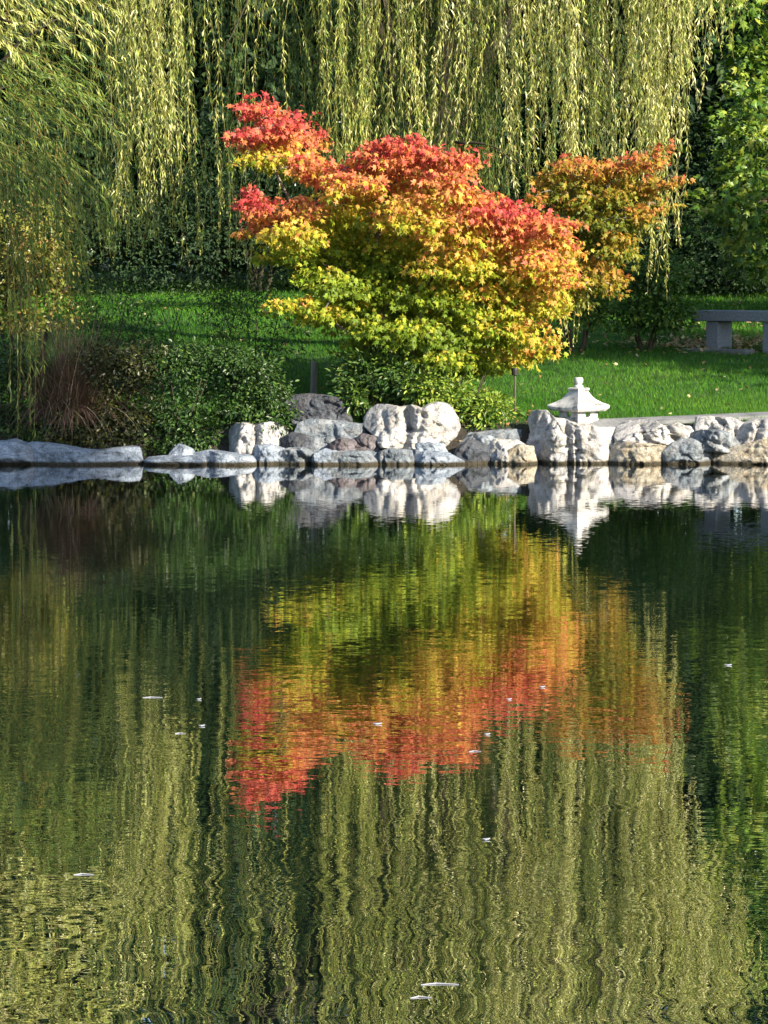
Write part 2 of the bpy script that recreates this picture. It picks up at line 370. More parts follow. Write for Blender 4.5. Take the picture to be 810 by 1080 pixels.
def pad(lv, c, rx, ry, rz, n, size, tpl, colf, outward, wl_ratio=1.0, droop=0.35, spray=0.10):
    """a flattened spray of leaves: twiglet clumps spread through an umbrella-shaped layer"""
    k = max(3, n // 11)
    a = rng.uniform(0, 2 * math.pi, k); rho = np.sqrt(rng.uniform(0, 1, k)) * rng.uniform(0.75, 1.12, k)
    w = rng.uniform(-1, 1, k)
    cc = np.stack([rx * rho * np.cos(a), ry * rho * np.sin(a), rz * (w * 0.75 * np.sqrt(np.clip(1.2 - rho ** 2, 0, 1)) - droop * rho ** 2 + 0.2)], -1) + c
    i = rng.integers(0, k, n)
    sp_ = rng.normal(size=(n, 3)) * np.array([1, 1, .38]) * spray
    pos = cc[i] + sp_
    nr = unit(outward * 0.8 + np.array([0, 0, 0.55]) + rng.normal(size=(n, 3)) * 0.6)
    ax = unit(sp_ * 6 + (cc[i] - c) * 0.6 + np.array([0, 0, -0.55]) + rng.normal(size=(n, 3)) * 0.45)
    h = (pos[:, 2] - c[2]) / (rz + 0.05)
    col = colf(h, rho[i], n)
    s = size * rng.uniform(0.5, 1.3, n)
    lv.add(pos, ax, nr, s, s * wl_ratio, col, tpl)

# ------------------------------------------------------------------ maples
MAPLE_PAL = [(0, (0.15, 0.22, 0.02)), (.18, (0.31, 0.38, 0.03)), (.36, (0.54, 0.46, 0.05)), (.52, (0.64, 0.36, 0.075)),
             (.70, (0.64, 0.23, 0.09)), (.86, (0.60, 0.13, 0.085)), (1, (0.50, 0.065, 0.065))]
def maple(name, label, group, pads, Y0, base, trunks, dens, pal, depth=1.2, toward=SDIR):
    b3 = np.array([base[0], base[1], gz(*base)])
    root = empty(name, b3, label, 'maple tree', group)
    lv = Leaves(); tb = MB(); cx0 = np.mean([p[0] for p in pads]); nodes = []
    for tr in trunks:                                       # each: list of (px, py, Y, radius)
        pts = [P(a, b_, c) for a, b_, c, d in tr]; pts[0][2] = min(pts[0][2], gz(pts[0][0], pts[0][1]) - 0.1) if tr[0][3] > 0.035 else pts[0][2]
        tb.tube(pts, [d for *_, d in tr], 8); nodes += [(p, d[3]) for p, d in zip(pts[1:], tr[1:])]
    for j, (px, py, rx, ry, red) in enumerate(pads):
        for layer in range(3):
            if layer == 0: Yp = Y0 + random.uniform(-0.45, 0.15) * depth; q, sc = (px, py), 1.0
            elif layer == 1: Yp = Y0 + random.uniform(0.2, 0.8) * depth; q, sc = (cx0 + (px - cx0) * .93, py + 6), .95
            else: Yp = Y0 + random.uniform(0.8, 1.35) * depth; q, sc = (cx0 + (px - cx0) * .72, py + 14), .9
            c = P(q[0], q[1], Yp); mpp = Yp / F
            rX, rZ = rx * mpp * sc, ry * mpp * sc * 1.12
            n = int(rx * ry * dens * (.85 if layer == 0 else .36))
            padv = random.gauss(0, .06); cv = rng.normal(size=9) * .07
            def colf(h, rho, n, red=red, layer=layer, padv=padv, cv=cv):
                t = red * 1.02 - .13 + padv + cv[rng.integers(0, 9, n)] + 0.25 * np.clip(h, -1.2, 1.3) + 0.05 * (rho - .5) + rng.normal(size=n) * 0.12 - (0.08 if layer else 0)
                return jitter(palette(t, pal), 0.16)
            pad(lv, c, rX, rX * 0.8, rZ, n, 0.068, STAR, colf, toward * .8 + np.array([0, -.35, 0]), 0.62, 0.5, 0.05)
            # twig from nearest limb
            e = c + np.array([0, 0, -rZ * .3]); best = min(nodes, key=lambda q_: np.linalg.norm(q_[0] - e) + (1.0 if q_[0][2] > e[2] + .1 else 0))
            tb.tube(bez(best[0], e, n=5, wob=0.03, lift=0.06), [min(best[1], .016), .012, .009, .006, .004], 5)
            nodes.append((e, 0.007))
    tb.build('trunk', M_bark_grey, root, True); lv.build('crown', M_maple, root)
    return root

main_pads = [
 (272,112,20,13,1),(292,132,28,16,.95),(262,140,16,10,.9),(283,152,30,14,.80),(270,168,22,9,.42),(303,166,26,12,.6),(328,172,22,12,.88),
 (350,186,30,13,.92),(392,166,26,15,1),(425,158,32,17,1),(452,170,30,15,.92),(486,168,22,13,.85),(372,196,34,15,.7),(415,190,38,17,.74),(466,196,36,18,.72),
 (268,212,20,12,1),(290,224,32,14,.9),(320,222,24,12,.7),(278,240,26,11,.72),(308,248,32,14,.45),(300,268,32,12,.16),(340,250,32,18,.36),
 (378,225,38,18,.42),(428,228,38,20,.50),(498,208,32,16,.92),(520,228,34,16,.95),(556,230,32,12,.92),(590,236,22,9,.88),(480,240,42,20,.62),(540,250,42,16,.75),
 (590,262,26,15,.62),(572,282,36,18,.60),(598,296,16,14,.60),(372,268,40,20,.16),(425,270,42,22,.28),(480,275,44,22,.48),(530,288,40,20,.50),
 (338,292,26,12,.08),(312,320,28,8,.42),(340,330,26,10,.44),(372,322,34,13,.32),(362,302,30,14,.08),(410,305,42,20,.16),(455,312,42,20,.24),(505,318,42,20,.34),(552,318,36,18,.48),
 (584,320,22,16,.48),(400,345,36,15,.20),(438,352,40,17,.20),(482,352,42,18,.24),(525,350,34,18,.34),(560,352,24,16,.50),(576,366,14,10,.55),
 (392,368,32,12,.12),(430,376,32,12,.12),(470,380,32,12,.18),(510,378,24,12,.28),(548,376,22,12,.48)]
bx, by = P(420, 440, 28.75)[0], 28.75
maple('red_maple_tree', 'broad maple turning red on top, gold and green below, standing behind the two-lobed boulder', 'maples in autumn colour',
      main_pads, 28.6, (bx, by),
      [[(420,440,28.75,.06),(417,400,28.75,.052),(405,345,28.8,.045),(392,300,28.85,.036),(398,250,28.8,.026),(410,200,28.8,.016)],
       [(417,400,28.75,.04),(440,350,28.7,.035),(452,300,28.75,.028),(475,245,28.8,.018),(490,205,28.8,.010)],
       [(405,345,28.8,.032),(365,290,28.8,.026),(320,240,28.85,.018),(290,180,28.9,.012),(275,130,28.9,.008)],
       [(440,350,28.7,.03),(490,320,28.75,.022),(545,290,28.8,.016),(585,260,28.8,.009)],
       [(417,400,28.75,.025),(380,360,28.7,.018),(345,335,28.7,.010)]],
      1.05, MAPLE_PAL)
ORANGE_PAL = [(0, (0.085, 0.12, 0.015)), (.2, (0.17, 0.20, 0.02)), (.4, (0.34, 0.26, 0.03)), (.6, (0.48, 0.23, 0.05)), (.8, (0.52, 0.16, 0.06)), (1, (0.50, 0.09, 0.06))]
side_pads = [
 (590,180,18,12,.62),(612,172,22,9,.75),(640,182,28,12,.62),(662,172,20,8,.72),(682,166,18,6,.78),(703,155,12,4,.85),(600,202,26,14,.38),(636,206,32,15,.36),(668,200,22,12,.5),
 (692,192,16,8,.62),(714,190,9,4,.65),(578,192,10,10,.6),(606,228,28,15,.28),(645,232,30,15,.32),(678,226,18,12,.5),(694,214,12,7,.6),(618,256,28,15,.30),(652,258,22,14,.42),
 (600,280,22,14,.30),(632,284,20,13,.50),(646,292,12,7,.62),(596,306,18,12,.45),(560,210,10,8,.62),(574,238,16,14,.4)]
maple('orange_maple_tree', 'smaller leaning maple with orange-brown leaves, right of the red maple and behind it', 'maples in autumn colour',
      side_pads, 29.6, (P(462, 425, 29.5)[0], 29.5),
      [[(462,428,29.5,.045),(486,395,29.5,.04),(520,345,29.6,.035),(560,290,29.7,.028),(600,245,29.8,.020),(640,205,29.8,.012)],
       [(560,290,29.7,.022),(610,275,29.7,.014),(640,270,29.7,.008)],
       [(600,245,29.8,.016),(655,225,29.8,.010),(690,200,29.8,.006)]],
      1.0, ORANGE_PAL, depth=.8)

# ------------------------------------------------------------------ willows
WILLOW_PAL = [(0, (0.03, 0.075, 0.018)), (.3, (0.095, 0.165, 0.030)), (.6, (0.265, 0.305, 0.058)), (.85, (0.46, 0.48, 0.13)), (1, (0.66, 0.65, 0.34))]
def strands(lv, tw, tops, bots, tint, per_m=35, leaf=0.086, width=0.0135, arch=0.35, lean=0.0, out_dir=None):
    """hanging shoots: each drops from its top point to its bottom point with a slight sway"""
    for i in range(len(tops)):
        t, bt = tops[i], bots[i]; Ls = abs(t[2] - bt[2])
        if Ls < 0.15: continue
        ph = random.uniform(0, 6.28); am = random.uniform(0.02, 0.075); fr_ = random.uniform(0.7, 2.2)
        ns = max(4, int(Ls / 0.3)); s = np.linspace(0, 1, ns)
        def at(u):
            k = (u ** 1.0)[:, None]; q = t[None] * (1 - k) + bt[None] * k
            # an arch at the top: the shoot leaves its limb outward, then falls
            e = np.exp(-u * Ls / 0.5)[:, None]
            q = q + (t - bt)[None] * np.array([1, 1, 0]) * 0 + (np.array(out_dir) if out_dir is not None else np.zeros(3))[None] * (1 - e)
            q[:, 0] += am * np.sin(ph + u * Ls * fr_) * np.minimum(1, u * 3); q[:, 1] += am * np.cos(ph * 1.3 + u * Ls * fr_) * np.minimum(1, u * 3)
            return q
        bow = random.gauss(0, .10) * min(1, Ls / 3); at0 = at
        def at(u, at0=at0, bow=bow):
            q = at0(u); q[:, 0] += bow * 4 * u * (1 - u) + .02 * np.sin(u * Ls * 5 + ph); return q
        c = at(s); r = 0.003 * (1 - .5 * s)
        tri = np.array([(1, 0, 0), (-.5, .87, 0), (-.5, -.87, 0)])
        V = (c[:, None] + tri[None] * r[:, None, None]).reshape(-1, 3)
        a = np.arange(ns - 1)[:, None] * 3
        fcs = np.concatenate([np.stack([a[:, 0] + k, a[:, 0] + (k + 1) % 3, a[:, 0] + 3 + (k + 1) % 3, a[:, 0] + 3 + k], -1) for k in range(3)])
        tw.raw(V, fcs.ravel(), np.full(len(fcs), 4), np.tile([[.17, .16, .045]], (len(V), 1)))
        n = int(Ls * per_m)
        if n < 2: continue
        u = np.sort(rng.uniform(0.0, 1.0, n)); p = at(u)
        ang = rng.uniform(0, 2 * math.pi, n); sp_ = rng.uniform(0.2, 1.1, n)
        ax = np.stack([np.cos(ang) * sp_, np.sin(ang) * sp_, -np.ones(n)], -1)
        nr = unit(np.stack([np.cos(ang), np.sin(ang), 0.5 + 0 * ang], -1) + rng.normal(size=(n, 3)) * .6)
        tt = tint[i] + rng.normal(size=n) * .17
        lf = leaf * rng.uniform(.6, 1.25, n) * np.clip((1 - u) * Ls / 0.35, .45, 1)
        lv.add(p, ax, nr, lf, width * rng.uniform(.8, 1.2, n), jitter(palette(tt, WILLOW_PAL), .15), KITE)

WC = np.array([0.4, 34.3]); WR, WH = 6.8, 9.4
def dome(x, y):
    r2 = ((x - WC[0]) / WR) ** 2 + ((y - WC[1]) / WR) ** 2
    return WH * math.sqrt(max(0.06, 1 - r2))
bot_px = [-200, -60, 60, 110, 170, 200, 240, 300, 420, 500, 580, 640, 690, 715, 735, 745, 775, 800]
bot_py = [250, 270, 285, 278, 270, 285, 280, 285, 280, 250, 215, 205, 200, 175, 120, 45, 50, -40]
wroot = empty('weeping_willow', (WC[0], WC[1], gz(*WC)), 'huge weeping willow whose yellow-green strands curtain the whole top behind the maples', 'willow tree', 'weeping willows')
wl_, wt_ = Leaves(), Leaves(); tops, bots, tint = [], [], []
def rope(px, Yd, nst, spread, bpy, tn, shortest=0.0):
    drift = random.gauss(0, .22)
    for _ in range(nst):
        Yq = Yd + random.gauss(0, spread * 1.5); x = P(px, 300, Yd)[0] + random.gauss(0, spread)
        zb = P(px, bpy - abs(random.gauss(0, 1)) * 45 * (1 + shortest), Yd)[2]
        zt = dome(x, Yq) + random.uniform(-1.0, 0.3)
        if zt - zb < 0.5: continue
        tops.append(np.array([x + drift + random.gauss(0, .14), Yq, zt])); bots.append(np.array([x + random.gauss(0, .06), Yq, max(zb, .7)])); tint.append(tn + random.gauss(0, .08))
# dense curtain at the front, sunlit look put into its paler leaf tint
for k in range(160):
    px = random.uniform(285, 745); bpy_ = np.interp(px, bot_px, bot_py) + random.gauss(0, 14)
    if math.sin(px * .19) + math.sin(px * .071 + 1) + random.gauss(0, .35) < -.25: continue
    if px < 430 and random.random() < (430 - px) / 190: continue
    if random.random() < .4: bpy_ -= random.uniform(20, 230)
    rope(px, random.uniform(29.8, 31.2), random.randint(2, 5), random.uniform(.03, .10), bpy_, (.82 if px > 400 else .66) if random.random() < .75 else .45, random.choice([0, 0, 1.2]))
for k in range(40):
    px = random.uniform(735, 800); rope(px, random.uniform(30.0, 32.5), 3, .06, -15 - random.uniform(0, 60) if k % 3 else np.interp(px, bot_px, bot_py), .72, .3)
# left half: fewer ropes in front, mass behind tinted dark to stand for shade
for px, by_, n, sp in [(122,250,7,.05),(130,290,6,.05),(160,270,8,.05),(172,262,9,.05),(178,200,6,.04),(150,150,7,.08),(205,320,4,.03),(197,210,6,.05),(258,335,3,.03),(245,250,3,.04),(285,60,5,.08)]:
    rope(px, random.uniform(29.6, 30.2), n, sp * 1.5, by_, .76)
for k in range(46):
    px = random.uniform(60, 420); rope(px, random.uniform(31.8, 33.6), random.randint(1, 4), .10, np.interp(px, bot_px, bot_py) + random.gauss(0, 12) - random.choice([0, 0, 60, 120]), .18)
for k in range(150):
    px = random.uniform(-160, 690) if k % 4 else random.uniform(400, 520); rope(px, random.uniform(32.0, 37.5) if k % 4 else random.uniform(31.0, 32.2), random.randint(2, 4), .12, min(280, np.interp(px, bot_px, bot_py) + 20 + random.gauss(0, 10)), .22)  # back strands: shade of the depth is put into a dark leaf tint
# long ropes that trail past the maples on the right
for px, by_, n, sp, yy in [(602,392,7,.03,29.9),(608,350,5,.03,30.0),(597,340,4,.03,30.0),(694,326,7,.035,29.9),(700,290,6,.035,29.9),(688,300,5,.03,30),(682,270,6,.04,30),(654,300,2,.02,30),(710,262,2,.02,30),
                         (728,128,5,.03,29.9),(722,95,5,.04,29.9),(712,118,6,.04,29.9),(716,182,2,.02,29.9),(755,64,6,.03,30),(768,72,4,.02,30),(782,28,4,.03,30)]:
    rope(px, yy, n, sp, by_, .84)
strands(wl_, wt_, tops, bots, tint)
print('willow strands', len(tops), 'leaf verts', wl_.n)
wl_.build('foliage', M_willow, wroot); wt_.build('shoots', M_dry, wroot)
tb = MB(); wb = np.array([WC[0], WC[1], gz(*WC) - .2])
tb.tube([wb, wb + [0, 0, 1], wb + [.05, 0, 2.2], wb + [.1, 0, 3.2]], [.42, .33, .3, .3], 12)
for k in range(16):
    a = k / 16 * 6.283 + random.uniform(-.2, .2); r = random.uniform(2.2, 3.6); x, y = WC[0] + r * math.cos(a), WC[1] + r * math.sin(a)
    e = np.array([x, y, dome(x, y) - .4]); s0 = wb + [.08, 0, random.uniform(2.2, 3.2)]
    pts = bez(s0, e, n=8, wob=.12, lift=.7); tb.tube(pts, list(np.linspace(.14, .02, 8)), 7)
    for j in range(4):
        q = pts[random.randint(3, 6)]; a2 = a + random.uniform(-.7, .7); r2 = random.uniform(2.2, 3.9); x, y = WC[0] + r2 * math.cos(a2), WC[1] + r2 * math.sin(a2)
        tb.tube(bez(q, np.array([x, y, dome(x, y) - .2]), n=6, wob=.08, lift=.3), list(np.linspace(.05, .01, 6)), 5)
for px0, py0, px1, py1, yy in [(540, -60, 668, 120, 29.9), (420, -90, 520, 60, 29.9), (300, -60, 232, 60, 29.8), (640, -110, 745, -10, 30.1), (480, 150, 560, 185, 30.0), (200, -40, 140, 40, 29.7)]:
    tb.tube(bez(P(px0, py0, yy + .5), P(px1, py1, yy), n=9, wob=.03, lift=.12), list(np.linspace(.016, .004, 9)), 6)
tb.build('trunk', M_bark, wroot, True)

# the nearer willow that leans in from the left
lroot_b = (-5.6, 28.6)
lroot = empty('weeping_willow', (*lroot_b, gz(*lroot_b)), 'nearer willow leaning in at the left edge, soft grey-green sprays hanging over the pond', 'willow tree', 'weeping willows')
lv, tw = Leaves(), Leaves()
def branchlet(p0, d0, Ls, tn, leaf=.105, grav=.9, per=42):
    """a shoot that sets out along d0 and bends down under its weight"""
    ns = 14; ds = Ls / ns; p = np.array(p0, float); d = np.array(d0, float); pts = [p.copy()]
    for i in range(ns):
        d = d + np.array([0, 0, -grav * ds * 1.2]) + np.array([random.gauss(0, .03), random.gauss(0, .03), 0]); d /= np.linalg.norm(d); p = p + d * ds; pts.append(p.copy())
    c = np.array(pts); r = 0.0035 * np.linspace(1, .4, ns + 1)
    tri = np.array([(0, 1, 0), (.87, -.5, 0), (-.87, -.5, 0)])
    V = (c[:, None] + tri[None] * r[:, None, None]).reshape(-1, 3); a = np.arange(ns) * 3
    fcs = np.concatenate([np.stack([a + k, a + (k + 1) % 3, a + 3 + (k + 1) % 3, a + 3 + k], -1) for k in range(3)])
    tw.raw(V, fcs.ravel(), np.full(len(fcs), 4), np.tile([[.33, .22, .06]], (len(V), 1)))
    n = int(Ls * per); u = rng.uniform(0.05, 1, n) * ns; i = np.minimum(u.astype(int), ns - 1); f = (u - i)[:, None]
    q = c[i] * (1 - f) + c[i + 1] * f; dd = unit(c[i + 1] - c[i])
    ax = unit(dd * .9 + rng.normal(size=(n, 3)) * .35 + np.array([0, 0, -.45])); nr = unit(rng.normal(size=(n, 3)) + SDIR * .5)
    lv.add(q, ax, nr, leaf * rng.uniform(.6, 1.2, n), .012 * rng.uniform(.8, 1.3, n), jitter(palette(tn + rng.normal(size=n) * .12, WILLOW_PAL), .16), KITE)
for k in range(460):
    px0 = random.uniform(-140, 62); py0 = random.uniform(-330, 190) ; Yd = random.uniform(26.9, 28.6)
    px0 = min(px0, 60 - max(0, py0 - 90) * .35)
    branchlet(P(px0, py0, Yd), (random.uniform(.45, 1), random.uniform(-.3, .3), random.uniform(-.3, .35)), random.uniform(.5, 1.15), .34 if py0 > 40 else .80, leaf=.12)  # sunlight on the top sprays painted as paler leaves, shade below as darker ones
for k in range(200):
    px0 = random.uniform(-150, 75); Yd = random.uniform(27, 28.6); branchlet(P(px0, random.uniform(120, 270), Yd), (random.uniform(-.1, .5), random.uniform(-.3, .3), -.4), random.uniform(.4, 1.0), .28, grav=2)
for px, a, b_ in [(15,300,470),(22,330,440),(30,280,455),(38,300,470),(26,250,400),(8,240,420),(44,330,400),(12,200,350),(34,220,350)]:
    Yd = 27.35; p = P(px, a, Yd); branchlet(p, (random.uniform(-.05, .12), 0, -1), (b_ - a) * Yd / F, .62, grav=3, per=26)
lv.build('foliage', M_willow, lroot); tw.build('shoots', M_dry, lroot)
tb = MB(); z0 = gz(*lroot_b)
tb.tube([(-5.6, 28.6, z0 - .2), (-5.5, 28.5, 1.2), (-5.2, 28.3, 2.4), (-5.0, 28.1, 3.8), (-4.9, 28, 5.4)], [.26, .22, .18, .13, .05], 10)
for px, py in [(-60,-250),(-20,-150),(0,-60),(40,30),(10,90),(-30,140),(60,20),(-70,0),(20,-200),(-50,-60)]:
    s0 = np.array([-5.1, 28.2, random.uniform(1.8, 4.6)]); tb.tube(bez(s0, P(px, py, 27.8), n=7, wob=.05, lift=.15), list(np.linspace(.05, .006, 7)), 6)
tb.build('trunk', M_bark, lroot, True)

# ------------------------------------------------------------------ generic leafy crowns
def crown_tree(name, label, cat, group, base, H, trunk_r, lobes, leaf, tpl, ratio, pal, mat=None, bark=None, clump=0.22, per=26, bias=0.0, trunk_top=None, nstems=1, spread=1.0):
    """lobes: (x, y, z, rx, ry, rz, clumps) in world metres"""
    bz = gz(*base); root = empty(name, (base[0], base[1], bz), label, cat, group); lv = Leaves(); tb = MB()
    ztop = trunk_top or H * .7
    stems = []
    for s in range(nstems):
        a = s / nstems * 6.28 + random.random(); off = 0 if nstems == 1 else spread
        top = np.array([base[0] + off * math.cos(a) * .5, base[1] + off * math.sin(a) * .5, bz + ztop])
        pts = bez((base[0] + off * .06 * math.cos(a), base[1] + off * .06 * math.sin(a), bz - .1), top, n=7, wob=trunk_r * .5); stems.append(pts)
        tb.tube(pts, list(np.linspace(trunk_r, trunk_r * .35, 7)), 8)
    allp = [p for s in stems for p in s[2:]]
    for (x, y, z, rx, ry, rz, nc) in lobes:
        c = np.array([x, y, z]); e = c - [0, 0, rz * .4]; s0 = min(allp, key=lambda p: np.linalg.norm(p - e) + (2 if p[2] > e[2] else 0))
        tb.tube(bez(s0, e, n=6, wob=.05 * rx, lift=.1 * rx), list(np.linspace(trunk_r * .4, trunk_r * .1, 6)), 6)
        d = rnd_unit(nc); rad = rng.uniform(0.45, 1.0, nc) ** .6
        cc = c + d * rad[:, None] * np.array([rx, ry, rz]) * (1 + .18 * np.sin(d[:, 0:1] * 7 + d[:, 2:3] * 9 + x))
        i = np.repeat(np.arange(nc), per); n = len(i); cl = rng.uniform(.6, 1.4, nc)
        off = rng.normal(size=(n, 3)) * np.array([1, 1, .6]) * clump * cl[i][:, None]
        pos = cc[i] + off; nr = unit(d[i] * .7 + np.array([0, 0, .6]) + SDIR * .3 + rng.normal(size=(n, 3)) * .5)
        ax = unit(off / clump * .6 + d[i] * .5 + np.array([0, 0, -.35]) + rng.normal(size=(n, 3)) * .5)
        hue = rng.normal(size=nc) * .18; t = .5 + bias + hue[i] + rng.normal(size=n) * .14
        L_ = leaf * rng.uniform(.65, 1.25, n)
        lv.add(pos, ax, nr, L_, L_ * ratio, jitter(palette(t, pal), .16), tpl)
    tb.build('trunk', bark or M_bark, root, True); lv.build('crown', mat or M_leaf, root)
    return root
GREEN = [(0, (0.018, 0.045, 0.010)), (.5, (0.045, 0.10, 0.018)), (.8, (0.10, 0.17, 0.025)), (1, (0.22, 0.25, 0.04))]
BRIGHT = [(0, (0.03, 0.085, 0.012)), (.5, (0.07, 0.15, 0.02)), (.8, (0.20, 0.29, 0.03)), (1, (0.34, 0.39, 0.06))]
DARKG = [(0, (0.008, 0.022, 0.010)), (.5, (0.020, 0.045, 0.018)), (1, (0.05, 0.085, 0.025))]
OLIVE = [(0, (0.022, 0.03, 0.010)), (.5, (0.065, 0.07, 0.020)), (.8, (0.18, 0.18, 0.03)), (1, (0.30, 0.26, 0.05))]
YELLOW = [(0, (0.05, 0.08, 0.02)), (.5, (0.16, 0.19, 0.03)), (.8, (0.28, 0.26, 0.05)), (1, (0.34, 0.20, 0.08))]

# trees along the far side of the lawn
bg = [(-9.5, 47, 11, 'tall dark tree beyond the lawn, far left behind the leaning willow'),
      (-6.2, 50, 12, 'dark tree beyond the lawn behind the left willow strands'),
      (-2.8, 48.5, 12, 'dark tree beyond the lawn, behind the willow curtain left of the red maple'),
      (0.8, 50.5, 13, 'dark tree beyond the lawn, straight behind the red maple'),
      (4.0, 48.5, 12, 'dark tree beyond the lawn, behind the orange maple'),
      (7.0, 47.0, 12, 'dark green tree at the back of the lawn, behind the stone bench'),
      (10.5, 48.5, 11, 'dark tree beyond the lawn, out past the right edge behind the bench')]
for i, (x, y, H, lab) in enumerate(bg):
    lob = []
    for k in range(13):
        zz = 2.3 + (H - 3.5) * (k / 12); r = 2.6 * (1 - .45 * (k / 12) ** 2)
        a = k * 2.4; lob.append((x + math.cos(a) * 1.1, y + math.sin(a) * 1.0, gz(x, y) + zz * .93, r * .85, r * .8, 1.35, 75))
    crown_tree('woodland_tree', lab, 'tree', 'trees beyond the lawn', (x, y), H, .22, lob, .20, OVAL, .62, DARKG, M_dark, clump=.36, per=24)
# understory hedge hiding the trunks
for i, (x, y, lab) in enumerate([(-8.5, 44.6, 'low dark bush at the back of the lawn, far left'), (-5.2, 45.2, 'low dark bush at the back of the lawn behind the reeds'), (-2.0, 45.6, 'low dark bush at the back of the lawn left of the red maple'),
                            (1.2, 46, 'low dark bush at the back of the lawn hidden behind the red maple'), (4.2, 45.4, 'low dark bush at the back of the lawn behind the two small trees'), (6.9, 44.8, 'low dark bush at the back of the lawn behind the bench'), (9.8, 45, 'low dark bush at the back of the lawn past the right edge')]):
    z = gz(x, y)
    crown_tree('woodland_shrub', lab, 'shrub', 'low bushes at the back of the lawn', (x, y), 2.2, .05, [(x - .9, y, z + .85, 1.1, .9, .95, 70), (x + .9, y + .1, z + .85, 1.1, .9, .95, 70), (x, y, z + 1.5, 1.4, .9, .8, 80), (x, y + .3, z + 2.3, 1.3, .9, .7, 60)],
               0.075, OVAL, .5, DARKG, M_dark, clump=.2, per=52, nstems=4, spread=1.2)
# far wood that closes the view
lv = Leaves(); n = 60000
xx = rng.uniform(-45, 45, n); zz = rng.uniform(0, 1, n); yy = 60 + rng.normal(size=n) * 1.5 + 0.01 * xx ** 2
hh = 13 + 2 * np.sin(xx * .6) + 1.2 * np.sin(xx * 1.7)
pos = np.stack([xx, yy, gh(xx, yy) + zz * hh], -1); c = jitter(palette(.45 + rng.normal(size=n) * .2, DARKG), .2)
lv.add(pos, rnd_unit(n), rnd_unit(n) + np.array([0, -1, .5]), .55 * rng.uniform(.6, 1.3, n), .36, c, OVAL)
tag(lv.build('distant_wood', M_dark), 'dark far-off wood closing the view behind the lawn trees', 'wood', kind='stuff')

# right-hand tree with star leaves reaching into the frame
x0, y0 = 6.3, 35.8
lob = []
for px, py, rx, ry in [(800,60,28,26),(775,70,28,18),(770,130,30,16),(800,130,32,24),(752,212,26,10),(775,222,28,14),(800,200,32,24),(765,170,20,8),(800,260,34,18),(775,252,18,10),(810,285,22,10),(790,0,40,20),(770,-60,50,26),(800,-130,50,30),(840,50,40,40),(850,130,40,40),(850,220,40,34),(860,-40,50,40),(780,185,20,8),(795,95,24,14)]:
    q = P(px + (14 if px < 790 else 4), py, y0 + random.uniform(-.9, .9)); lob.append((q[0], q[1], q[2], rx * y0 / F * .9, .5, ry * y0 / F, int(6 + rx * ry * .013)))
crown_tree('star_leaved_tree', 'bright green star-leaved tree reaching in from the right edge above the bench', 'tree', 'trees to the right of the lawn', (x0, y0), 7.5, .16, lob, .13, STAR, .6, BRIGHT, clump=.15, per=16, bias=.12)
# dark conifer-like tree between willow and star-leaved tree
x, y = 6.3, 40.8; z = gz(x, y)
crown_tree('evergreen_tree', 'dark evergreen in the gap between the willow and the bright right-hand tree', 'tree', 'trees to the right of the lawn', (x, y), 9, .2,
           [(x + random.uniform(-.5, .5), y + random.uniform(-.5, .5), z + 1.1 + k * .62, 1.9 * (1 - k / 19), 1.5 * (1 - k / 19), .7, 60) for k in range(15)], .10, OVAL, .5, GREEN, M_dark, clump=.2, per=24, bias=-.3)

# trees out of frame on the right bank: they throw the shade seen on the lawn and the left bank
def offtree(x, y, z0, z1, r, label, n=10, dens=60):
    lob = [(x + random.uniform(-.35, .35) * r, y + random.uniform(-.35, .35) * r, gz(x, y) + z0 + (z1 - z0) * k / (n - 1), r * .7, r * .7, (z1 - z0) / n * 1.2, dens) for k in range(n)]
    crown_tree('bank_tree', label, 'tree', 'trees out of the picture on the right bank', (x, y), z1, .2, lob, .2, OVAL, .6, GREEN, clump=.3, per=14)
offtree(12.6, 27.6, 2.4, 6.6, 3.0, 'broad tree just outside the right edge, shading the bench', dens=110)
offtree(14.8, 33.4, 2.5, 7.0, 2.8, 'tall tree outside the right edge beyond the bench, shading the back lawn')
offtree(10.4, 14.8, 4.8, 11.0, 2.0, 'tall tree outside the right edge on the near bank, shading the left rocks', n=14, dens=100)

# two small trees on the lawn
for px, Yd, rx, top, lab in [(608, 34.3, 30, 262, 'small olive-leaved tree on the lawn below the orange maple'), (681, 34.6, 42, 258, 'small olive-leaved tree on the lawn between orange maple and bench')]:
    c = P(px, 330, Yd); bx_ = c[0]; mpp = Yd / F; lob = []
    for k in range(9):
        q = P(px + random.uniform(-.6, .6) * rx, random.uniform(top + 15, 335), Yd + random.uniform(-.3, .3)); lob.append((q[0], q[1], q[2], rx * mpp * .6, .3, .2, 34))
    crown_tree('small_lawn_tree', lab, 'small tree', 'small trees on the lawn', (bx_, Yd), 1.0, .03, lob, .06, OVAL, .5, BRIGHT, clump=.09, per=15, trunk_top=.6, nstems=4, spread=.5, bias=-.2)

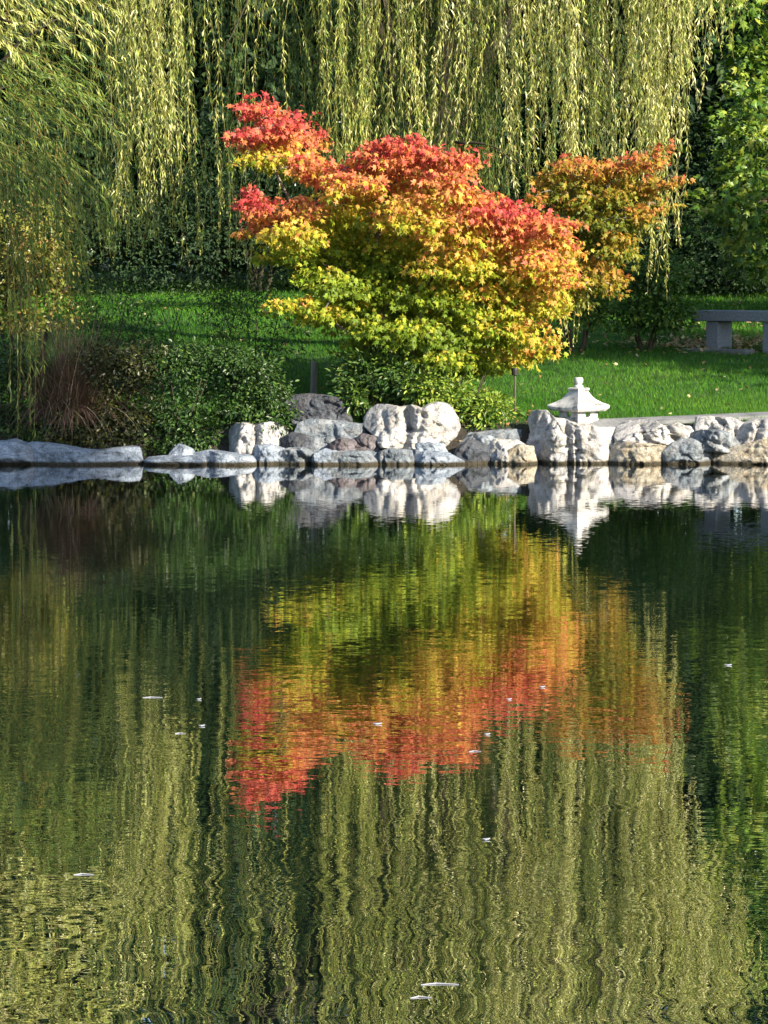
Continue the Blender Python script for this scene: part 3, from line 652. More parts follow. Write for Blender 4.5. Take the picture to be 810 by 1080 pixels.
# yellow-brown bush behind the left willow, and thin saplings
for px, py, rx, ry, Yd, pal, lab, nm in [(25, 250, 45, 42, 29.8, YELLOW, 'yellowing bush with a brown patch behind the left willow sprays', 'yellow_bush')]:
    lob = []
    for k in range(26):
        q = P(px + random.uniform(-1.1, 1.0) * rx, py + random.uniform(-.9, 2.2) * ry, Yd + random.uniform(-.5, .5)); lob.append((q[0], q[1], q[2], .2, .25, .17, 20))
    b_ = P(px, py, Yd); crown_tree(nm, lab, 'bush', None, (b_[0], Yd), 1.9, .03, lob, .05, OVAL, .55, pal, clump=.07, per=16, trunk_top=1.2, nstems=4, spread=.8, bias=.1)
for px, Yd, lab in [(110, 30.6, 'thin dark sapling with few leaves, leftmost on the shaded lawn'), (160, 31.2, 'thin dark sapling on the shaded lawn under the long willow ropes'), (215, 30.4, 'thin bushy sapling on the shaded lawn above the green shrubs'), (268, 30.8, 'thin sapling with sparse leaves just left of the wooden stake')]:
    b_ = P(px, 360, Yd); lob = []
    for k in range(9):
        q = P(px + random.uniform(-38, 38), random.uniform(298, 395), Yd + random.uniform(-.3, .3)); lob.append((q[0], q[1], q[2], .16, .2, .14, 5))
    crown_tree('sapling', lab, 'sapling', 'thin saplings on the shaded lawn', (b_[0], Yd), 1.0, .008, lob, .06, KITE, .25, GREEN, clump=.13, per=34, trunk_top=1.0, nstems=4, spread=1.0, bias=-.1)

# ------------------------------------------------------------------ shrubs on the left bank and by the boulders
def shrub(name, label, group, boxes, Yd, leaf, tpl, ratio, pal, n, clump=.06, per=14, bias=0, dy=.3, stem=.012, drop=0):
    """boxes: (px, py, rx, ry) photo-space lobes at distance Yd"""
    lob = []
    for px, py, rx, ry in boxes:
        Yq = Yd + random.uniform(-dy, dy) * .5; q = P(px, py + drop, Yq); lob.append((q[0], q[1], q[2], rx * Yq / F, max(dy, rx * Yq / F * .7), ry * Yq / F, n))
    cx_ = np.mean([b_[0] for b_ in boxes]); b_ = P(cx_, 450, Yd)
    return crown_tree(name, label, 'shrub', group, (b_[0], Yd), .6, stem, lob, leaf, tpl, ratio, pal, clump=clump, per=per, bias=bias, trunk_top=.45, nstems=5, spread=.5)
g = 'green shrubs along the left bank'
shrub('bank_shrub', 'dark leafy shrub at the far left behind the pale shore slab', g, [(-20,400,35,40),(15,415,30,45),(10,380,30,16),(30,445,26,24),(-10,460,30,12),(35,462,26,11),(-50,430,30,40)], 27.95, .045, OVAL, .55, GREEN, 80, bias=-.18)
shrub('bank_shrub', 'dark shrub with yellowish leaves just right of the brown reeds', g, [(120,400,30,34),(135,440,32,30),(110,380,26,14),(150,385,28,20),(118,455,24,16),(105,472,24,10),(140,472,24,10),(160,474,20,9),(95,462,24,11),(135,463,24,11),(75,455,24,16)], 27.95, .045, OVAL, .55, OLIVE, 90, bias=-.2)
shrub('bank_shrub', 'wide dark shrub in the middle of the left bank above the small peaked stone', g, [(180,400,32,34),(190,440,32,30),(200,378,30,14),(165,455,26,16),(205,455,26,18),(160,466,20,9),(190,463,24,10),(220,462,20,11),(175,473,22,9),(205,474,22,9),(232,470,18,10)], 27.95, .042, OVAL, .55, GREEN, 90, bias=-.18)
shrub('bank_shrub', 'rounded dark shrub at the right end of the bank, behind the white cleft boulder', g, [(240,400,30,32),(250,430,34,28),(275,410,28,28),(290,432,20,20),(235,378,28,12),(262,388,26,14),(240,452,24,18),(280,450,24,16),(300,440,12,14)], 28.1, .042, OVAL, .5, GREEN, 90, bias=-.18)
shrub('laurel_bush', 'glossy laurel-like bush under the red maple, left part dark and dense', None, [(382,402,22,24),(400,392,26,22),(392,425,22,18),(420,402,26,20),(375,418,12,14),(440,410,16,14)], 28.3, .07, OVAL, .38, GREEN, 60, clump=.07, bias=.08)
shrub('bright_bush', 'bright yellow-green bush right of the two-lobed boulder', None, [(470,415,24,18),(495,425,28,20),(512,435,20,16),(480,440,26,14),(450,408,20,14),(520,430,12,12)], 28.2, .06, OVAL, .36, BRIGHT, 70, clump=.06, bias=.2)

# brown ornamental grass clump
gx, gy = P(72, 440, 27.95)[0], 27.95
lv = Leaves(); n = 2300
root = empty('reed_clump', (gx, gy, gz(gx, gy)), 'clump of dry brown reeds drooping over the left shore slab', 'reeds')
V, Fc, Sz, Cc = [], [], [], []; base_n = 0
for i in range(n):
    a = random.uniform(0, 6.283); tilt = random.uniform(.03, .95) ** 1.5; Ls = random.uniform(.4, 1.15); w = random.uniform(.003, .0075)
    p = np.array([gx + random.gauss(0, .13), gy + random.gauss(0, .07), gz(gx, gy)]); d = np.array([math.cos(a) * tilt * .8, math.sin(a) * tilt * .8, 1.0]); d /= np.linalg.norm(d); side = np.array([-math.sin(a), math.cos(a), 0])
    ns = 7; ring = []
    for k in range(ns + 1):
        ww = w * (1 - k / ns * .85); ring.append(p - side * ww); ring.append(p + side * ww)
        d = d + np.array([math.cos(a) * .06, math.sin(a) * .06, -.30 * tilt - .03]); d /= np.linalg.norm(d); p = p + d * Ls / ns
    V += ring; c = np.array(random.choice([(.22, .13, .085), (.26, .17, .11), (.14, .09, .065), (.36, .27, .17), (.10, .11, .04), (.20, .11, .085)])) * random.uniform(.7, 1.2)
    Cc += [c] * len(ring)
    for k in range(ns): Fc += [base_n + 2 * k, base_n + 2 * k + 1, base_n + 2 * k + 3, base_n + 2 * k + 2]; Sz.append(4)
    base_n += len(ring)
mesh_np('blades', np.array(V), np.array(Fc), np.array(Sz), M_dry, root, np.array(Cc))

# ------------------------------------------------------------------ grass and fallen leaves
def in_path(x, y):
    fy = np.interp(x, [p[0] for p in far], [p[1] for p in far]); ny_ = np.interp(x, [p[0] for p in near], [p[1] for p in near])
    return (x > 1.7) & (y < fy) & (y > ny_)
parts = []
for y_a, y_b, dens, bh, bw in [(27.85, 30, 2600, .05, .0035), (30, 33, 1900, .05, .004), (33, 38, 1100, .055, .005), (38, 49, 500, .065, .008)]:
    w = y_b * 405 / F + 1.2; n = int((y_b - y_a) * 2 * w * dens); x = rng.uniform(-w, w, n); y = rng.uniform(y_a, y_b, n)
    k = (~in_path(x, y)) & ((y > 28.15) | (rng.uniform(size=n) < .35)); x, y = x[k], y[k]; n = len(x)
    parts.append((x, y, np.full(n, bh), np.full(n, bw)))
x = np.concatenate([p[0] for p in parts]); y = np.concatenate([p[1] for p in parts]); bh = np.concatenate([p[2] for p in parts]); bw = np.concatenate([p[3] for p in parts])
n = len(x); pos = np.stack([x, y, gh(x, y) - .003], -1); a = rng.uniform(0, 6.28, n)
patch = np.sin(x * 1.7 + np.sin(y * .9) * 2) * np.sin(y * 1.3 + x * .4); t = .5 + .15 * patch + rng.normal(size=n) * .16
c = jitter(palette(t, [(0, (0.022, 0.085, 0.010)), (.5, (0.055, 0.175, 0.014)), (1, (0.14, 0.25, 0.025))]), .15)
tv = (np.array([(-.5, 0, 0), (.5, 0, 0), (.0, 1, .25)]), [(0, 1, 2)])
Lg = Leaves(); Lg.add(pos, np.stack([np.cos(a) * .45, np.sin(a) * .45, np.ones(n)], -1), np.stack([-np.sin(a * 1.7), -np.cos(a * 1.7) - .4, .1 + 0 * a], -1), bh * rng.uniform(.5, 1.3, n), bw * 2, c, tv)
tag(Lg.build('grass', M_grass), 'short green lawn grass rising from the bank to the trees', 'grass', kind='stuff')
print('grass', n)
Lf = Leaves(); n = 1500
yy = np.concatenate([rng.uniform(33.5, 44, 1100), rng.uniform(28.2, 33.5, 110)]); n = len(yy); w = yy * 405 / F + .6
xx = rng.uniform(-1, 1, n) * w; k = (xx > .5) | (rng.uniform(size=n) < .35); xx, yy = xx[k], yy[k]; n = len(xx)
Lf.add(np.stack([xx, yy, gh(xx, yy) + .045], -1), unit(rng.normal(size=(n, 3)) * np.array([1, 1, .25])), unit(rng.normal(size=(n, 3)) * .5 + np.array([0, -.3, 1])), .055 * rng.uniform(.5, 1.2, n), .033, jitter(palette(rng.uniform(size=n), [(0, (.25, .13, .06)), (.5, (.42, .29, .15)), (1, (.55, .45, .25))]), .2), STAR)
# drift of litter under the bench
n = 500; xx = rng.normal(4.1, .55, n); yy = rng.normal(35.3, .55, n)
Lf.add(np.stack([xx, yy, gh(xx, yy) + .04], -1), unit(rng.normal(size=(n, 3)) * np.array([1, 1, .25])), unit(rng.normal(size=(n, 3)) * .5 + np.array([0, -.3, 1])), .08 * rng.uniform(.5, 1.2, n), .05, jitter(palette(rng.uniform(size=n), [(0, (.25, .13, .06)), (.5, (.42, .29, .15)), (1, (.55, .45, .25))]), .2), STAR)
n = 260; xx = rng.uniform(-.2, 1.55, n); yy = rng.uniform(27.75, 28.9, n)
Lf.add(np.stack([xx, yy, gh(xx, yy) + .02], -1), unit(rng.normal(size=(n, 3)) * np.array([1, 1, .25])), unit(rng.normal(size=(n, 3)) * .5 + np.array([0, -.3, 1])), .055 * rng.uniform(.5, 1.2, n), .033, jitter(palette(rng.uniform(size=n), [(0, (.30, .07, .04)), (.5, (.42, .26, .10)), (1, (.50, .40, .22))]), .2), STAR)
tag(Lf.build('fallen_leaves', M_leaf), 'tan fallen leaves scattered over the lawn, thickest behind the bench', 'leaf litter', kind='stuff')

# ------------------------------------------------------------------ rocks
def ico(sub):
    import bmesh
    bm = bmesh.new(); bmesh.ops.create_icosphere(bm, subdivisions=sub, radius=1); bm.verts.ensure_lookup_table()
    v = np.array([x.co[:] for x in bm.verts]); f = np.array([[q.index for q in fa_.verts] for fa_ in bm.faces]); bm.free(); return v, f
ICO = {5: ico(5), 6: ico(6)}
def rock(label, x0, x1, y0, y1, Yd, mat, depth=None, lobes=None, rough=.10, pits=.05, seed=None, group='pale rocks edging the pond', box=2.6, cat='rock', name='boulder', ridge=.06, sub=5, sink=.12, chips=9):
    """lobes are ellipsoids (cx, cy, cz, rx, ry, rz) in the unit box [-1,1]; fitted so that the outline fills x0..x1, y0..y1"""
    seed = seed if seed is not None else random.random() * 100
    d, f = ICO[sub]
    if not lobes: lobes = [(0, 0, 0, 1, 1, 1)]
    r = np.zeros(len(d))
    for (cx, cy, cz, rx, ry, rz) in lobes:
        c = np.array([cx, cy, cz]); R = np.array([rx, ry, rz]); dd = d / R; oc = -c / R
        A = (dd * dd).sum(1); B = 2 * (dd * oc).sum(1); C = (oc * oc).sum() - 1; D = B * B - 4 * A * C
        tt = np.where(D > 0, (-B + np.sqrt(np.maximum(D, 0))) / (2 * A), 0); r = np.maximum(r, tt)
    sup = (np.abs(d) ** box).sum(1) ** (-1 / box); r = r * (.45 + .55 * sup) if box > 2 else r
    out = []
    for i in range(len(d)):
        q = Vector(d[i] * 1.0) * float(r[i]); s = Vector((seed, seed * 1.3, -seed))
        lo = mn.noise(q * 1.1 + s); md = mn.noise(q * 2.7 + s * 2); hi = mn.fractal(q * 5 + s, .8, 2.1, 4)
        rd = abs(mn.noise(q * 2.1 + s * 3)); rd2 = abs(mn.noise(q * 4.7 + s * 4)); v = mn.voronoi(q * 3.4 + s)[0][0]
        out.append(1 + rough * 2.2 * lo + rough * 1.3 * md + rough * .35 * hi - ridge * 1.8 * max(0, .16 - rd) / .16 - ridge * .8 * max(0, .12 - rd2) / .12 - pits * max(0, .38 - v) * 2.4)
    v = d * (r * np.array(out))[:, None]
    # planar chips
    rr = np.random.default_rng(int(seed * 1000) % 99991)
    for _ in range(chips):
        nrm = unit(rr.normal(size=3) * np.array([1, 1, .7]) + np.array([0, -.35, .1])); pr_ = v @ nrm; dist = np.quantile(pr_, rr.uniform(.80, .93)); ex = np.maximum(pr_ - dist, 0); v = v - ex[:, None] * nrm * .88
    a, c = P(x0, y1, Yd), P(x1, y0, Yd)
    hx = (c[0] - a[0]); hz = c[2] - a[2]; dep = depth or min(hx, .75) * .8
    mn_, mx_ = v.min(0), v.max(0); v = (v - mn_) / (mx_ - mn_)
    zb = a[2] - sink; v[:, 2] = zb + v[:, 2] * (c[2] - zb)
    v[:, 0] = a[0] + v[:, 0] * hx; v[:, 1] = Yd + (v[:, 1] - .35) * dep
    o = mesh_np(name, v, f, np.full(len(f), 3), mat, smooth=True)
    # put origin at the base
    o.data.transform(__import__('mathutils').Matrix.Translation((-(a[0] + c[0]) / 2, -Yd, -zb))); o.location = ((a[0] + c[0]) / 2, Yd, zb)
    return tag(o, label, cat, group)
W, Gy, D_, T, K, B = M_rock_white, M_rock_grey, M_rock_dark, M_rock_tan, M_rock_pink, M_rock_blue
slab = dict(box=4, depth=.45, rough=.08)
wedge = [(-.3, 0, 0, .7, 1, 1), (.4, 0, -.3, .6, 1, .6)]
def orock(label, mat, Yd, pts, depth=.5, grooves=(), amp=1.0, sub=5, seed=None, tilt=0.0, back=.35, pw=3.4, group='pale rocks edging the pond'):
    """a boulder given by its front outline (photo points at distance Yd), with real depth, furrows and weathered relief"""
    seed = seed if seed is not None else random.random() * 100
    pts = np.array(pts, float); pts[:, 0] = (pts[:, 0] - pts[:, 0].mean()) * (1.13 if np.ptp(pts[:, 0]) < 75 else 1.05) + pts[:, 0].mean(); wx = np.array([P(a, b, Yd) for a, b in pts])[:, [0, 2]]
    # resample, centroid of the outline
    q2 = np.roll(wx, -1, 0); cr = wx[:, 0] * q2[:, 1] - q2[:, 0] * wx[:, 1]; A_ = cr.sum() / 2
    cen = np.array([((wx[:, 0] + q2[:, 0]) * cr).sum(), ((wx[:, 1] + q2[:, 1]) * cr).sum()]) / (6 * A_)
    th = np.linspace(0, 2 * math.pi, 721); rad = np.full(721, .01)
    for a, b in zip(wx, q2):
        a, b = a - cen, b - cen
        for k in range(721):
            dx, dz = math.cos(th[k]), math.sin(th[k]); den = dx * (b[1] - a[1]) - dz * (b[0] - a[0])
            if abs(den) < 1e-9: continue
            t = (a[0] * (b[1] - a[1]) - a[1] * (b[0] - a[0])) / den; u_ = (a[0] * dz - a[1] * dx) / den
            if t > 0 and -1e-6 <= u_ <= 1 + 1e-6: rad[k] = max(rad[k], t)
    d, f = ICO[sub]; ang = np.arctan2(d[:, 2], d[:, 0]) % (2 * math.pi); R_ = np.interp(ang, th, rad); c_ = np.sqrt(d[:, 0] ** 2 + d[:, 2] ** 2)
    ay = np.abs(d[:, 1]); den = (c_ ** pw + ay ** pw) ** (1 / pw); k = c_ / den
    v = np.stack([np.cos(ang) * R_ * k, np.sign(d[:, 1]) * ay / den * depth * .5, np.sin(ang) * R_ * k], -1)
    v[:, 1] += v[:, 2] * tilt
    rr = np.random.default_rng(int(seed * 777) % 99991)
    for _ in range(2 if amp < .8 else 8):
        nrm = unit(rr.normal(size=3) * np.array([.6, .6, .45]) + np.array([0, -1, .15])); nrm[2] = abs(nrm[2]); pr_ = v @ nrm; ds = np.quantile(pr_, rr.uniform(.82, .96)); v = v - np.maximum(pr_ - ds, 0)[:, None] * nrm * .9
    world = v + np.array([cen[0], Yd, cen[1]]); out = unit(v * np.array([1, 1.3, 1])); disp = np.zeros(len(v))
    for i in range(len(v)):
        q = Vector(world[i]) + Vector((seed, seed * 1.7, -seed * .6))
        a1 = mn.noise(q * 3.2); a2 = 1 - abs(mn.noise(q * 6.5 + Vector((3, 1, 2)))) * 2.2; a3 = 1 - abs(mn.noise(q * 14)) * 2.2; a4 = mn.noise(q * 33); vo = mn.voronoi(q * 9)[0]; st = mn.noise(Vector((q[0] * 3, q[1] * 3, q[2] * 16)))
        disp[i] = .045 * a1 - .022 * max(0, a2 - .45) * 1.6 - .024 * max(0, a3 - .3) + .010 * a4 + .012 * (vo[1] - vo[0]) * 2 + .008 * st
    edge = .25 + .75 * np.clip(1 - k ** 8, 0, 1)            # keeps the silhouette, roughens the faces
    v = v + out * (disp * amp * edge)[:, None]
    mpp = Yd / F
    push = np.zeros(len(v))
    for (x0, y0, x1, y1, w, dp) in grooves:
        a = P(x0, y0, Yd)[[0, 2]] - cen; b = P(x1, y1, Yd)[[0, 2]] - cen; ab = b - a; p2 = v[:, [0, 2]] - a
        t = np.clip((p2 @ ab) / (ab @ ab), 0, 1); dist = np.abs(np.linalg.norm(p2 - t[:, None] * ab, axis=1) / mpp + np.sin(v[:, 2] * 40) * .8)
        push = np.maximum(push, dp * .75 * np.exp(-(dist / w) ** 1.6))
    v[:, 1] += push * sm(depth * .12, -depth * .12, v[:, 1])
    for ax_, col_ in ((0, 0), (2, 1)):                       # keep the traced extents
        lo, hi = wx[:, col_].min() - cen[col_], wx[:, col_].max() - cen[col_]; a_, b_2 = v[:, ax_].min(), v[:, ax_].max()
        v[:, ax_] = lo + (v[:, ax_] - a_) * (hi - lo) / (b_2 - a_)
    z0 = cen[1] + v[:, 2]
    if pts[:, 1].max() >= 486: v[:, 2] -= .14 * sm(.03, -.005, z0)
    zb = (v[:, 2] + cen[1]).min()
    o = mesh_np('boulder', v - np.array([0, 0, v[:, 2].min()]), f, np.full(len(f), 3), mat, smooth=True); o.location = (cen[0], Yd + (.5 - back) * depth, zb)
    return tag(o, label, 'rock', group)

orock('long bluish slab at the far left edge of the waterline, rising to a low point', B, 27.4, [(-34,491),(-32,468),(-14,466),(0,465),(8,463),(18,468),(34,471),(52,474),(54,491)], .5, amp=.5)
orock('long low bluish slab left of the gap in the shore, its right end raised', B, 27.36, [(26,491),(26,470),(36,466),(60,469),(90,474),(112,476),(125,473),(138,470),(145,473),(148,491)], .45, amp=.5)
orock('thin flat slab right of the gap in the shore', B, 27.33, [(155,491),(156,484),(170,481),(190,480),(216,481),(218,491)], .45, amp=.5)
orock('small peaked bluish stone on the thin slab', B, 27.42, [(176,486),(180,477),(188,468),(195,470),(203,475),(206,486)], .26, amp=.5)
orock('low rounded slab below the white cleft boulder, its left neighbour at the water', B, 27.34, [(203,491),(205,479),(222,475),(240,478),(262,481),(268,491)], .45, amp=.7)
orock('white cleft boulder standing alone in sunlight on the left of the group', W, 27.62, [(243,452),(252,447),(262,446),(268,449),(276,446),(285,445),(295,452),(300,460),(306,472),(300,478),(290,478),(278,481),(270,485),(258,483),(246,479),(241,466)], .55, [(268,446,272,484,4,.16),(258,462,262,484,2.5,.05),(288,452,284,478,2,.05)], sub=6, seed=4.2)
orock('smooth grey lump just below the white cleft boulder', B, 27.42, [(262,491),(262,478),(270,470),(284,468),(298,473),(303,482),(303,491)], .4, amp=.8)
orock('dark grey angular rock with a pale ridge at the waterline', Gy, 27.34, [(292,493),(290,480),(302,473),(318,472),(332,478),(342,486),(348,493)], .45, [(312,474,330,493,3,.12)], amp=1.3)
orock('small pale wedge of rock left of the flat ledge', B, 27.3, [(328,492),(334,478),(344,473),(354,476),(357,492)], .35)
orock('flat grey ledge under the purplish stones', Gy, 27.32, [(349,492),(349,477),(370,475),(400,476),(403,492)], .45, [])
orock('dark arched boulder at the back, below the wooden stake', D_, 27.98, [(304,424),(310,417),(325,415),(345,418),(358,424),(366,434),(376,446),(372,458),(345,458),(330,458),(312,456),(306,440)], .6, [(330,446,362,452,3,.12),(340,425,352,430,2,.06)], sub=6)
orock('blue-grey tilted block in front of the dark arched boulder', Gy, 27.72, [(314,446),(325,442),(345,443),(370,447),(392,455),(397,470),(385,482),(350,482),(326,480),(315,470),(312,456)], .55, [(345,445,352,478,2,.05),(372,450,376,478,3,.06)], sub=6)  # grey-blue stone colour carries the shade this block lies in
orock('small shaded stone between the cleft boulder and the blue-grey block', D_, 27.6, [(298,482),(299,462),(308,456),(322,458),(330,468),(330,482)], .4)
orock('pinkish stone resting under the blue-grey block', K, 27.5, [(347,480),(349,468),(358,462),(372,463),(379,470),(380,480)], .35)
orock('dark purplish stone against the left foot of the two-lobed boulder', K, 27.52, [(371,480),(372,466),(382,457),(394,460),(404,470),(404,480)], .4)
orock('big grey two-lobed boulder with a deep cleft, under the red maple', W, 27.62, [(385,443),(389,434),(397,427),(409,426),(422,429),(434,427),(444,430),(451,426),(460,424),(474,427),(481,436),(484,450),(478,461),(468,472),(450,479),(430,480),(412,478),(400,472),(396,460),(386,451)], .75, [(428,424,432,452,5,.22),(432,452,424,478,4,.12),(446,436,438,468,3,.07),(456,446,464,450,2.2,.10),(466,452,462,474,4,.08),(404,436,412,470,2.5,.06)], sub=6, seed=12.9, amp=1.25)
orock('low bluish slab at the left foot of the two-lobed boulder', Gy, 27.34, [(399,492),(399,478),(412,473),(432,475),(437,492)], .45)
orock('long low bluish slab at the right foot of the two-lobed boulder', B, 27.3, [(430,492),(431,477),(450,475),(478,477),(488,484),(488,492)], .45, [])
orock('small bluish stone wedged on the low slab below the two-lobed boulder', B, 27.44, [(432,482),(434,470),(448,466),(466,468),(472,482)], .3)
orock('broad flat-topped grey rock below the bright bush', Gy, 27.68, [(466,476),(470,466),(480,460),(495,457),(515,455),(540,453),(560,455),(567,462),(562,472),(548,480),(520,486),(480,486)], .8, [(500,458,506,484,3,.08),(532,456,528,480,3,.08)], sub=6, amp=1.2)
orock('dark brownish rock face under the flat-topped rock', D_, 27.42, [(480,491),(483,474),(494,464),(508,465),(520,474),(523,491)], .4)
orock('white-streaked rock right of the dark brownish face', W, 27.44, [(508,491),(512,474),(524,463),(545,464),(556,472),(557,491)], .4, amp=1.3)
orock('tan stained stone touching the left side of the big white boulder', T, 27.36, [(534,491),(536,476),(548,468),(562,471),(566,491)], .4)
orock('biggest white boulder, furrowed from top to water, in front of the stone lantern', W, 27.5, [(558,443),(561,435),(568,433),(581,434),(586,441),(597,443),(609,448),(618,449),(630,452),(643,452),(651,452),(654,462),(654,472),(651,486),(651,493),(559,493),(560,470),(562,458)], .62,
      [(572,436,569,490,5,.12),(597,440,601,492,4.5,.14),(623,449,620,464,3,.10),(606,458,607,492,3,.09),(640,466,646,484,2,.05),(583,440,578,456,2,.05),(612,442,604,452,2.5,.06)], sub=6, seed=31.3, pw=3.2, amp=1.4)
orock('broad white pitted rock right of the lantern, lying on the tan ledge', W, 27.54, [(650,468),(650,448),(659,443),(668,447),(685,446),(692,452),(703,448),(711,453),(720,449),(733,447),(738,453),(728,464),(712,474),(690,473),(668,472)], .5, [(693,450,702,468,3,.13),(670,446,674,464,2.5,.10),(712,454,722,462,3,.08)], sub=6, amp=1.5)
orock('tan ledge at the water beneath the broad white pitted rock', T, 27.36, [(645,492),(646,468),(662,466),(684,468),(700,471),(706,480),(707,492)], .45, [(648,474,700,472,1.5,.04)])
orock('shaded grey block at the water between the two tan stones', Gy, 27.4, [(701,491),(701,477),(710,469),(725,462),(737,470),(752,480),(754,491)], .42, tilt=-.3)
orock('white knobbly rock crowning the right-hand group', W, 27.62, [(737,446),(739,441),(750,439),(760,440),(770,441),(784,447),(791,454),(793,468),(780,474),(760,474),(742,468),(736,456)], .5, [(756,442,764,450,2.5,.07),(772,444,776,460,3,.08)], sub=6, amp=1.5)
orock('grey slanting slab leaning under the knobbly white rock', Gy, 27.44, [(730,453),(739,454),(760,454),(769,457),(780,471),(774,478),(753,477),(739,477),(727,467)], .38, [(736,458,776,476,2,.07)], amp=1.2)
orock('white rounded rock at the right edge of the picture', W, 27.56, [(772,474),(782,458),(790,446),(796,442),(806,441),(822,445),(834,455),(836,474)], .5, [(800,446,796,466,3,.08)], amp=1.5)
orock('tan block at the water at the right edge of the picture', T, 27.38, [(752,492),(756,478),(770,474),(786,470),(800,464),(820,462),(842,466),(846,492)], .42)
for k, (a, c_, t_, mt, nm_) in enumerate([(835, 900, 450, W, 'first white rock past the right edge'), (890, 965, 458, Gy, 'grey rock further past the right edge'), (950, 1040, 450, W, 'last white rock past the right edge'), (-110, -25, 466, B, 'first bluish slab past the left edge'), (-200, -105, 470, B, 'last bluish slab past the left edge')]):
    rock(nm_, a, c_, t_, 491, 27.4, mt, depth=.5, rough=.13)


# ------------------------------------------------------------------ stone lantern
lc = P(610, 440, 28.05); lz = gz(lc[0], lc[1]); u = 28.05 / F
root = empty('stone_lantern', (lc[0], lc[1], lz), 'small pale stone lantern with a flared four-sided roof, behind the biggest white boulder', 'lantern')
RZ = math.radians(40)
def sq(h, z, rz=RZ, cx=lc[0], cy=lc[1], flare=0.0, n=6, lift=0.0):
    """a square ring with n points a side; flare pulls the corners out, lift raises them"""
    out = []
    for s in range(4):
        for i in range(n):
            t = -1 + 2 * i / n; e = abs(t) ** 2.5
            x, y = [(t, -1), (1, t), (-t, 1), (-1, -t)][s]; k = 1 + flare * e
            X_, Y_ = x * h * k, y * h * k; out.append((cx + X_ * math.cos(rz) - Y_ * math.sin(rz), cy + X_ * math.sin(rz) + Y_ * math.cos(rz), z + lift * e))
    return out
zt = P(610, 398, 28.05)[2]
def zy(py): return P(610, py, 28.05)[2]
mb = MB(); mb.rings([sq(.14, lz - .05), sq(.14, lz + .045), sq(.125, lz + .055)]); mb.build('base', M_lantern, root)
# fire box: walls with a round window cut in each of the four faces
print('lantern ground py', 285 + (HC - lz) * F / 28.05); zb_, zr = lz + .055, zy(430.5); hw = .135
mb = MB()
for s in range(4):
    a = RZ + s * math.pi / 2; ux = np.array([math.cos(a), math.sin(a), 0]); nz = np.array([math.sin(a), -math.cos(a), 0]); cz_ = (zb_ + zr) / 2; cw_ = -.012; hh_ = (zr - zb_) / 2; N = 24; rr_ = min(.046, hh_ * .8)
    V = []
    for k in range(N):
        t = 2 * math.pi * k / N; ct, st = math.cos(t), math.sin(t); m_ = 1 / max(abs(ct), abs(st))
        V.append(np.array([lc[0], lc[1], cz_]) + nz * hw + ux * ct * m_ * hw + np.array([0, 0, st * m_ * hh_]))
    for k in range(N):
        t = 2 * math.pi * k / N; V.append(np.array([lc[0], lc[1], cz_]) + nz * hw + ux * math.cos(t) * rr_ + np.array([0, 0, math.sin(t) * rr_ + cw_]))
    for k in range(N):
        t = 2 * math.pi * k / N; V.append(np.array([lc[0], lc[1], cz_]) + nz * (hw - .03) + ux * math.cos(t) * rr_ + np.array([0, 0, math.sin(t) * rr_ + cw_]))
    mb.add(V, [(k, (k + 1) % N, N + (k + 1) % N, N + k) for k in range(N)] + [(N + k, N + (k + 1) % N, 2 * N + (k + 1) % N, 2 * N + k) for k in range(N)])
mb.build('fire_box', M_lantern, root)
mb = MB(); prof = [(433.2, .190, .0, .0), (431.5, .203, .06, .012), (429.5, .205, .07, .016), (428.6, .197, .07, .018), (425, .155, .05, .008), (421, .117, .03, .0), (417, .090, .02, 0), (413.5, .072, 0, 0), (411.4, .062, 0, 0)]
mb.rings([sq(.12, zy(433.2))] + [sq(h, zy(py), flare=fl, lift=lf) for py, h, fl, lf in prof]); mb.build('roof', M_lantern, root)
mb = MB(); mb.rings([sq(.074, zy(411.6)), sq(.078, zy(409.5)), sq(.06, zy(408.6))]); mb.build('roof_cap', M_lantern, root)
mb = MB(); mb.rings([[(lc[0] + r_ * math.cos(t), lc[1] + r_ * math.sin(t), zy(py)) for t in np.linspace(0, 2 * math.pi, 20, endpoint=False)] for py, r_ in [(409, .052), (406.5, .046), (405.6, .030), (404.8, .036), (403, .045), (400.5, .046), (398.6, .043), (398, .034)]]); mb.build('finial', M_lantern, root, True)

# ------------------------------------------------------------------ stone bench
b0 = P(739, 367, 34.9); b1 = P(838, 369, 34.1)
bc = (b0 + b1) / 2; ang = math.atan2(b1[1] - b0[1], b1[0] - b0[0]); hl = np.hypot(b1[0] - b0[0], b1[1] - b0[1]) / 2; bz = gz(bc[0], bc[1])
root = empty('stone_bench', (bc[0], bc[1], bz), 'plain grey stone bench on two block legs at the right edge of the lawn', 'bench')
ca, sa = math.cos(ang), math.sin(ang)
def bbox(u0, u1, v0, v1, z0, z1, bev=.008):
    def ring(e, z): return [(bc[0] + x * ca - y * sa, bc[1] + x * sa + y * ca, z) for x, y in [(u0 + e, v0), (u1 - e, v0), (u1, v0 + e), (u1, v1 - e), (u1 - e, v1), (u0 + e, v1), (u0, v1 - e), (u0, v0 + e)]]
    def ring2(e, z): return [(bc[0] + x * ca - y * sa, bc[1] + x * sa + y * ca, z) for x, y in [(u0 + 2 * e, v0 + e), (u1 - 2 * e, v0 + e), (u1 - e, v0 + 2 * e), (u1 - e, v1 - 2 * e), (u1 - 2 * e, v1 - e), (u0 + 2 * e, v1 - e), (u0 + e, v1 - 2 * e), (u0 + e, v0 + 2 * e)]]
    m_ = MB(); m_.rings([ring2(bev, z0), ring(bev, z0 + bev), ring(bev, z1 - bev), ring2(bev, z1)]); return m_
st = P(733, 327, 34.9)[2]
bbox(-hl, hl, -.21, .21, st - .13, st).build('seat', M_bench, root)
